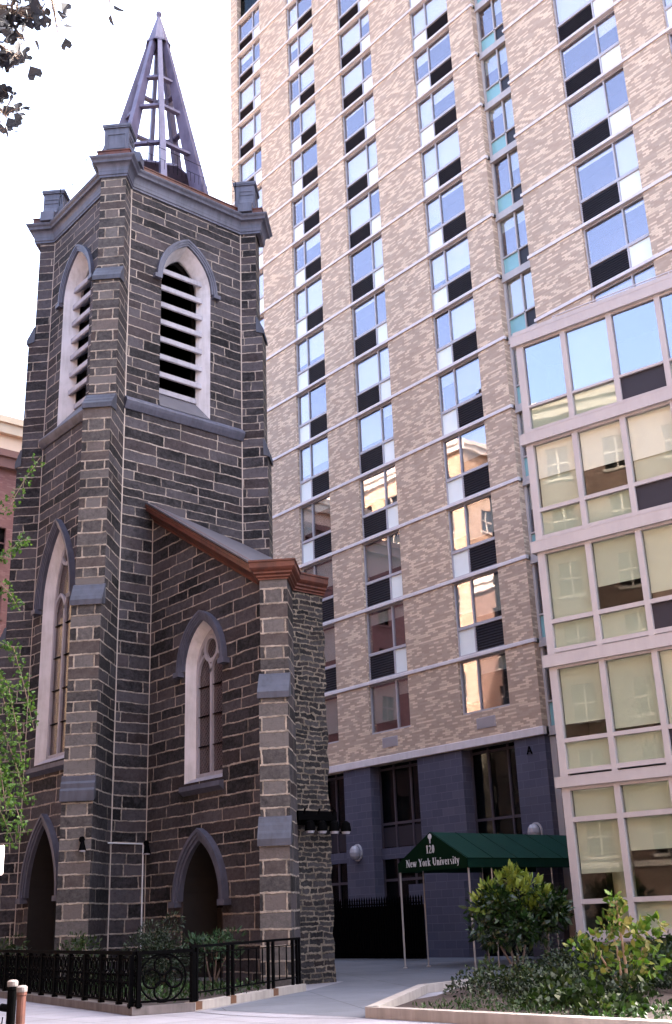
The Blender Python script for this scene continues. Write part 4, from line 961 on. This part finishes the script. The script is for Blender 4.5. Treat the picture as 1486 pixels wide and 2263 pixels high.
# plain handrail with twin posts
hr = empty('plain_handrail', (-21, 15.2, 0), 'plain black handrail with twin square posts beside the path', 'railing')
fr = frame(GP[3]+Vector((-d.y, d.x, 0))*.12, d, -Vector((-d.y, d.x, 0)))
for w_, z0, z1 in ((.025, 1.14, 1.19), (.012, 1.02, 1.04), (.012, .30, .33)): mb = MB(); mb.fbox(fr, 0, LK-.05, -w_, w_, z0, z1); mb.build('rail', 'rail_iron', hr)
for a in (.06, .26, 1.62, 1.84, 3.6, 3.86, 4.95, 5.2, LK-.1):
    if a > LK: continue
    mb = MB(); mb.fbox(fr, a-.03, a+.03, -.03, .03, .15, 1.14); mb.build('post', 'rail_iron', hr)
for a in (.6, .95, 1.3, 2.2, 2.6, 3.0, 3.3, 4.2, 4.6): mb = MB(); mb.fbox(fr, a-.012, a+.012, -.012, .012, .33, 1.02); mb.build('baluster', 'rail_iron', hr)
# planter kerb
mb = MB(); PK = [Vector(p) for p in ((5, 13.4, 0), (-15.35, 13.4, 0), (-18.95, 18.1, 0), (-19.8, 24.0, 0))]
for a, b in zip(PK, PK[1:]):
    d2 = (b-a).normalized(); n = Vector((d2.y, -d2.x, 0)); f_ = frame(a, d2, n); mb.fbox(f_, 0, (b-a).length, 0, .22, 0, .17)
tag(mb.build('planter_kerb', 'pale_curb', None, (-15, 14, 0)), 'pale stone kerb around the planting bed in front of the glass bay', 'kerb')
# ================================================================== STANDPIPE, STREET SIGN
sp_ = empty('fire_standpipe', (-15.3, 7.2, 0), 'rusty copper standpipe pair with pale caps at the left edge of the pavement', 'standpipe')
px = Vector((-15.32, 7.18, 0)); rt = Vector((.55, .83, 0))
for off, h, nm in ((Vector((-.12, -.06, 0)), .93, 'dark'), (Vector((.05, .0, 0)), .86, 'copper')):
    q = px+off
    mb = MB(); mb.lathe(q, [(.085, 0), (.085, .04), (.062, .06), (.062, h-.1), (.07, h-.09), (.07, h-.04)], 14); p_ = mb.build('pipe', 'standpipe' if nm == 'copper' else 'iron', sp_, smooth=True)
    mb = MB(); mb.lathe(q, [(.072, h-.05), (.075, h-.03), (.075, h+.01), (.05, h+.03), (0, h+.035)], 14); mb.build('cap', 'standcap', p_, smooth=True)
mb = MB(); q = px+Vector((-.12, -.06, 0)); mb.tube([q+Vector((0, 0, .6)), q+Vector((-.14, -.08, .62))], .05, 8); mb.tube([q+Vector((0, 0, .35)), q+Vector((-.12, -.05, .3))], .045, 8); mb.build('inlet', 'iron', sp_)
mb = MB(); mb.tube([q+Vector((-.1, -.07, .5)), q+Vector((-.12, -.09, .2))], .008, 5); mb.build('chain', 'iron', sp_)
sg = empty('street_sign', (-13.95, 5.95, 0), 'pale parking sign with red print on a post at the left edge', 'sign')
sv = Vector((-13.73, 6.04, 0)); vd = Vector((.75, .66, 0)).normalized(); vn = Vector((vd.y, -vd.x, 0)); fs = frame(sv, vd, vn)
mb = MB(); mb.tube([fs(-.17, -.03, 0), fs(-.17, -.03, 2.75)], .03, 8); mb.build('post', 'win_frame', sg)
mb = MB(); mb.slab(fs, [(-.34, 2.24), (.06, 2.24), (.075, 2.26), (.075, 2.58), (.06, 2.60), (-.34, 2.60)], -.006, .006); pl = mb.build('plate', 'sign', sg)
mb = MB(); mb.fbox(fs, -.30, .03, .006, .008, 2.44, 2.49); mb.fbox(fs, -.30, .02, .006, .008, 2.33, 2.35); mb.fbox(fs, -.30, .035, .006, .008, 2.285, 2.30); mb.build('print', 'sign_red', pl)
# ================================================================== FAR AND OPPOSITE BUILDINGS
def block_building(name, label, x0, x1, y0, y1, h, mat, faces, fl=3.3, wn=1.25, gap=1.5, wh=1.8, trim='opp_stone', z1=1.0):
    b = empty(name, ((x0+x1)/2, (y0+y1)/2, 0), label, 'building')
    mb = MB(); gl = MB(); sl = MB()
    def side(fr, L_):
        holes = []; n = int((L_-gap)/(wn+gap)); st = (L_-n*wn)/(n+1); z = z1+3
        while z+wh < h-1.2:
            for i in range(n): a = st+i*(wn+st); holes.append((a, z))
            z += fl
        for a, z in holes:
            gl.fbox(fr, a, a+wn, -.22, -.18, z, z+wh); sl.fbox(fr, a-.1, a+wn+.1, -.05, .08, z-.16, z); sl.fbox(fr, a+wn/2-.04, a+wn/2+.04, -.18, -.1, z, z+wh); sl.fbox(fr, a, a+wn, -.18, -.1, z+wh*.5-.04, z+wh*.5+.04)
        # wall pieces between the openings
        zs = sorted({z for _, z in holes}); xs = sorted({a for a, _ in holes})
        lo = 0
        for z in zs: mb.fbox(fr, 0, L_, -.3, 0, lo, z); lo = z+wh
        mb.fbox(fr, 0, L_, -.3, 0, lo, h)
        for z in zs:
            e = 0
            for a in xs: mb.fbox(fr, e, a, -.3, 0, z, z+wh); e = a+wn
            mb.fbox(fr, e, L_, -.3, 0, z, z+wh)
        sl.fbox(fr, 0, L_, 0, .35, h-.9, h-.3); sl.fbox(fr, 0, L_, 0, .5, h-.3, h+.1); sl.fbox(fr, 0, L_, 0, .1, 3.4, 3.7)
    for f in faces:
        if f == 'N': side(frame((x1, y1, 0), (-1, 0, 0), (0, 1, 0)), x1-x0)
        if f == 'E': side(frame((x1, y0, 0), (0, 1, 0), (1, 0, 0)), y1-y0)
        if f == 'S': side(frame((x0, y0, 0), (1, 0, 0), (0, -1, 0)), x1-x0)
    ix = .3
    mb.box(x0+ix, x1-ix, y0+ix, y1-ix, 0, h-.05)
    mb.build('wall', mat, b); gl.build('glazing', 'store_glass', b)
    sl.build('trim', trim, b); return b
block_building('loft_building', 'tall tan brick loft building on the opposite kerb left of the camera', -135, -64.4, -26, -4.6, 43, 'opp_brick', 'NE', fl=3.8, wn=2.0, gap=1.6, wh=2.2)
block_building('walkup_building', 'lower brown brick walk-up on the opposite kerb behind the camera', -64.2, 30, -24, -4.6, 29, 'walkup_brick', 'N', fl=3.4, wn=1.3, gap=1.9, wh=1.9)
block_building('cream_building', 'sunlit cream building far behind the left side of the church tower', -78, -56.5, 14, 45, 29.3, 'far_cream', 'E', fl=3.4, wn=1.0, gap=2.4, wh=1.5)
block_building('brown_building', 'reddish brown brick building left of the church tower', -70, -54.9, 8, 30, 26.5, 'far_brick', 'ES', fl=3.3, wn=1.1, gap=2.3, wh=1.7, trim='far_trim')
# ================================================================== PLANTS
def rv(): 
    while True:
        v = Vector((random.uniform(-1, 1), random.uniform(-1, 1), random.uniform(-1, 1)))
        if .05 < v.length < 1: return v
def clump(mb, c, rad_, n, size, asp=.45, droop=.0, mi=0, shell=.5, shape=0, upb=.2):
    c = Vector(c); rad_ = Vector(rad_) if not isinstance(rad_, (int, float)) else Vector((rad_,)*3)
    for _ in range(n):
        v = rv(); v = v.normalized()*(shell+(1-shell)*v.length) if shell else v
        p = c+Vector((v.x*rad_.x, v.y*rad_.y, v.z*rad_.z)); d = v+rv()*.9+Vector((0, 0, upb-droop))
        mb.leaf(p, d, size*random.uniform(.6, 1.3), asp, mi, shape)
def shrub(name, label, base, clumps, mat, leafsize, stems, stem_mat='bark', n=150, tips=None, cat='shrub', asp=.45, shape=0, droop=0):
    r_ = empty(name, base, label, cat); B = Vector(base); mb = MB()
    for (dx, dy, dz, rr) in clumps: clump(mb, B+Vector((dx, dy, dz)), Vector((rr, rr, rr*.8)), int(n*rr*rr*4)+20, leafsize, asp, shape=shape, droop=droop)
    mb.build('foliage', mat, r_)
    if tips:
        mb = MB()
        for (dx, dy, dz, rr) in tips: clump(mb, B+Vector((dx, dy, dz)), rr, int(60*rr*4)+14, leafsize*1.05, asp, upb=.8)
        mb.build('young_leaves', 'tip', r_)
    mb = MB()
    for (dx, dy, dz) in stems:
        p = [B+Vector((dx*.12*random.uniform(.5, 1.5), dy*.12, 0)), B+Vector((dx*.4, dy*.4, dz*.35))+rv()*.05, B+Vector((dx*.75, dy*.75, dz*.7))+rv()*.05, B+Vector((dx, dy, dz))]
        mb.tube(p, [.03, .024, .018, .008], 6)
    mb.build('stem', stem_mat, r_); return r_
# multi-stem shrub in front of the awning
B = (-18.5, 20.9, .3)
cl = []; random.seed(21)
vx, vy = .64, .77    # screen-right direction on the ground
for i in range(34):
    s_x = random.uniform(-.9, 1.05); hz = random.uniform(.75, 1.75); t_ = random.uniform(-.5, .5)
    if abs(s_x) > .55 and hz > 1.55: continue
    cl.append((s_x*vx+t_*-.75, s_x*vy+t_*.6, hz, random.uniform(.20, .34)))
tips = [(-.75*vx, -.75*vy, 1.45, .16), (-.55*vx, -.55*vy, 1.75, .14), (-.2*vx, -.2*vy, 1.95, .16), (.05*vx, .05*vy, 2.1, .12), (.45*vx, .45*vy, 1.85, .18), (.7*vx, .7*vy, 1.6, .12), (.1, .1, 1.7, .2), (-.3, -.3, 1.5, .12), (.3, .35, 1.35, .1)]
shrub('multi_stem_shrub', 'dark glossy multi stem shrub with yellow green tips before the green awning', B, cl, 'tree_shrub', .22, [(-.55, -.5, 1.2), (-.25, -.3, 1.4), (.05, 0, 1.5), (.3, .35, 1.4), (-.4, -.1, 1.3)], 'bark', n=125, tips=tips, asp=.36, droop=.25)
cl = [(random.uniform(-.3, .3), random.uniform(-.3, .3), z, random.uniform(.2, .3)) for z in (.4, .6, .9, 1.1, 1.3, 1.5, 1.7) for _ in range(2)]
shrub('dark_thin_shrub', 'thin dark shrub against the corner of the glass bay', (-19.3, 22.9, .35), cl, 'dark_leaf', .10, [(.1, .1, 1.8), (-.15, .1, 1.6), (.2, -.1, 1.5)], n=120)
cl = [(.05*vx, .05*vy, .45, .32), (-.45*vx, -.45*vy, .55, .24), (.4*vx, .4*vy, .5, .25), (-.75*vx, -.75*vy, .78, .16), (-.35*vx, -.35*vy, .85, .2), (.1*vx, .1*vy, .95, .22), (.45*vx, .45*vy, .9, .16), (.3*vx, .3*vy, 1.0, .14), (.62*vx, .62*vy, 1.1, .12), (0, 0, 1.2, .15), (-.02, 0, 1.4, .12), (-.03, 0, 1.55, .09), (-.2*vx, -.2*vy, 1.1, .14)]
shrub('yellow_green_shrub', 'bright yellow green young shrub standing in the planting bed', (-12.35, 16.6, .2), cl, 'yellow_green', .15, [(-.3, -.35, .8), (.25, .3, .9), (0, 0, 1.5), (-.1, -.1, 1.0)], 'pale_bark', n=130, asp=.55)
# ground cover
random.seed(33); mb = MB(); tall = MB()
def bedz(x, y): v = max(0, min(1, (y-13.5)/10.7)); return .10+.34*min(1, v*1.3)
mounds = []
while len(mounds) < 150:
    y = random.uniform(14.4, 24.0); x = -15.3-(y-13.5)*.36+.6+abs(random.gauss(0, 1))*4.2
    if x > -4 or (y < 15.6 and random.random() < .55): continue
    mounds.append((x, y, random.uniform(.25, .62), random.uniform(.15, .55)))
for i, (x, y, rr, hh) in enumerate(mounds):
    z = bedz(x, y); big_ = random.random() < .3; L_ = random.uniform(.05, .09) if not big_ else random.uniform(.10, .16)
    for _ in range(int(150*rr*rr/.15)):
        t_ = random.uniform(0, 6.283); q = math.sqrt(random.random())*rr; hz = hh*(1-(q/rr)**2)*random.uniform(.5, 1.05)
        (tall if big_ else mb).leaf((x+q*math.cos(t_), y+q*math.sin(t_), z+hz), rv()+Vector((.3*math.cos(t_), .3*math.sin(t_), .35)), L_*random.uniform(.7, 1.3), .6)
tag(mb.build('ground_cover', 'cover'), kind='stuff'); tag(tall.build('leafy_cover', 'low_green'), kind='stuff')
mb = MB(); random.seed(4)
for _ in range(2600):
    y = random.uniform(13.7, 15.6); x = random.uniform(-14.6, -6); mb.leaf((x, y, bedz(x, y)+random.uniform(0, .07)), rv()+Vector((0, 0, .8)), random.uniform(.04, .10), .35)
tag(mb.build('low_weeds', 'grass'), kind='stuff')
# church garden
random.seed(9)
cl = [(random.uniform(-.9, .9), random.uniform(-.5, .5), random.uniform(.3, 1.55), random.uniform(.25, .42)) for _ in range(26)]
cl = [c for c in cl if abs(c[0])*.9+c[2]*.55 < 1.25]
shrub('evergreen_shrub', 'bushy dark evergreen shrub between the church door and the handrail', (-25.0, 15.4, .1), cl, 'evergreen', .10, [(-.3, 0, 1.0), (.2, 0, 1.2), (0, .1, 1.4)], n=420, asp=.3)
cl = [(random.uniform(-.8, .8), random.uniform(-.3, .3), random.uniform(.55, 1.25), random.uniform(.14, .24)) for _ in range(13)]
shrub('sumac_shrub', 'feathery light green sumac in front of the wing door', (-25.1, 16.9, .1), cl, 'fern', .22, [(-.5, 0, 1.1), (.3, 0, 1.2), (.6, .1, .9), (0, 0, 1.25)], n=60, asp=.22)
for nm, lab, b_, s_x in (('box_shrub', 'small leafy green shrub under the tall front window of the church', (-31.2, 14.2, .1), 1.0), ('box_shrub', 'low leafy green shrub at the foot of the corner buttress', (-27.7, 14.7, .1), 1.25)):
    cl = [(random.uniform(-.8, .8)*s_x, random.uniform(-.4, .4), random.uniform(.3, 1.15), random.uniform(.2, .34)) for _ in range(15)]
    shrub(nm, lab, b_, cl, 'low_green', .10, [(-.4, 0, .9), (.3, .1, 1.0), (0, 0, 1.1)], n=150, asp=.5)
mb = MB(); random.seed(12)
for _ in range(2600):
    t_ = random.random(); x = -30+9.3*t_; y = 13.6-1.0*t_+random.uniform(0, 3.6); 
    if x > -22.3 and y > 13.2+(-20-x)*1.8: continue
    mb.leaf((x, y, .1+random.uniform(0, .18)), rv()+Vector((0, 0, .8)), random.uniform(.06, .14), .4)
tag(mb.build('garden_plants', 'grass'), kind='stuff')
# ---- ginkgo trees
def pt(px_, py_, dist):
    """point on the ray through a photo pixel at a plan distance (used once to set out the branches)"""
    v = fw*2448.47+cr*(px_-743)-cu*(py_-1131.5); v = v/math.hypot(v.x, v.y); return EYE+v*dist
def twig(lf, wd, path, leafsize, n, spread, shape=1, droop=.5):
    wd.tube(path, [.02]+[.010]*(len(path)-2)+[.004], 5)
    for a, b in zip(path, path[1:]):
        a, b = Vector(a), Vector(b)
        for i in range(n):
            p = a.lerp(b, random.random()); st = p+rv()*spread
            if shape == 1 and leafsize > .07: wd.tube([p, p.lerp(st, .5)+Vector((0, 0, .01)), st], .0025, 3, cap=False)
            lf.leaf(st, (st-p)*1.0+rv()*.04+Vector((0, 0, -droop*.1)), leafsize*random.uniform(.7, 1.2), .5, 0, shape)
random.seed(41)
t1 = empty('ginkgo_tree', (-19.6, 6.9, 0), 'ginkgo street tree at the left edge with drooping bright green sprays', 'tree')
TB = Vector((-19.6, 6.9, 0)); wd = MB(); lf = MB()
wd.tube([TB, TB+Vector((.05, .05, 2.5)), TB+Vector((-.1, .1, 5)), TB+Vector((.1, 0, 8)), TB+Vector((0, .1, 11))], [.19, .15, .12, .08, .03], 10)
for (x0, y0, x1, y1, x2, y2, D, n) in ((-120, 1180, 20, 1120, 90, 1010, 20.5, 24), (-120, 1260, 10, 1230, 60, 1190, 20.4, 26), (-130, 1330, 0, 1290, 45, 1350, 20.6, 20), (-120, 1420, 30, 1430, 75, 1610, 20.3, 44), (-120, 1500, 20, 1520, 50, 1690, 20.1, 50), (-130, 1560, 10, 1620, 62, 1780, 20.4, 46), (-120, 1620, 0, 1700, 55, 1840, 20.2, 46), (-100, 1700, -20, 1760, 30, 1860, 20.5, 40), (-120, 1450, -10, 1480, 20, 1600, 20.8, 36), (-110, 1580, -10, 1640, 15, 1800, 20.0, 44)):
    a = pt(x0, y0, D); b = pt(x1, y1, D); c = pt(x2, y2, D); wd.tube([TB+Vector((0, .05, max(2, a.z-.8))), a], [.05, .025], 6)
    m1 = a.lerp(b, .55)+Vector((0, 0, .12)); twig(lf, wd, [a, m1, b, b.lerp(c, .5)+Vector((0, 0, .06)), c], .068, int(n*1.5), .12)
for _ in range(1800):   # rest of the crown, left of the picture
    v = rv(); p = TB+Vector((-1.0+v.x*2.2, -1.2+v.y*2.2, 7.5+v.z*3.5)); 
    if (p-EYE).dot(cr)/max(.1, (p-EYE).dot(fw))*2448+743 > -30: continue
    lf.leaf(p, rv(), .1, .5, 0, 1)
wd.build('trunk', 'bark', t1); lf.build('crown', 'gingko', t1)
t2 = empty('near_ginkgo_tree', (-6.6, -.4, 0), 'overhanging ginkgo tree with large shaded fan leaves against the white sky', 'tree')
TB = Vector((-6.6, -.4, 0)); wd = MB(); lf = MB()
wd.tube([TB, TB+Vector((0, 0, 3)), TB+Vector((.1, .1, 6)), TB+Vector((0, .2, 9))], [.2, .17, .13, .05], 10)
for (x0, y0, x1, y1, x2, y2, D, n) in ((-260, -120, -40, 10, 60, 40, 5.4, 26), (-220, 40, -40, 90, 40, 130, 5.3, 26), (-220, 120, -60, 180, 15, 260, 5.4, 26), (-200, -60, -30, 0, 55, 90, 5.5, 22), (-150, -200, 30, -60, 100, 30, 5.6, 12), (100, -160, 105, -40, 128, 72, 5.5, 7), (-200, 250, -80, 230, 0, 300, 5.4, 16), (230, -150, 238, -60, 244, 18, 5.7, 5), (-200, 20, -60, 40, 30, 10, 5.3, 22)):
    a = pt(x0, y0, D); b = pt(x1, y1, D); c = pt(x2, y2, D); twig(lf, wd, [a, a.lerp(b, .5)+Vector((0, 0, .04)), b, b.lerp(c, .5)+Vector((0, 0, .03)), c], .078, max(6, n), .10)
    wd.tube([TB+Vector((.05, .15, 7.0)), a.lerp(TB+Vector((0, 0, 8)), .4), a], [.05, .03, .018], 6)
for _ in range(700):
    v = rv(); p = TB+Vector((.2+v.x*2.2, .2+v.y*1.6, 7.6+v.z*1.6)); q = p-EYE; dd = q.dot(fw)
    if dd > .1:
        X_ = q.dot(cr)/dd*2448+743; Y_ = -q.dot(cu)/dd*2448+1131
        if -60 < X_ < 1550 and -60 < Y_ < 2300: continue
    lf.leaf(p, rv(), .09, .5, 0, 1)
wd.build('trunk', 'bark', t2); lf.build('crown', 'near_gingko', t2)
# ------------------------------------------------------------------ render
S.render.engine = 'CYCLES'; S.render.resolution_x = 672; S.render.resolution_y = 1024
S.cycles.max_bounces = 8; S.cycles.transparent_max_bounces = 12; S.cycles.caustics_reflective = False; S.cycles.caustics_refractive = False
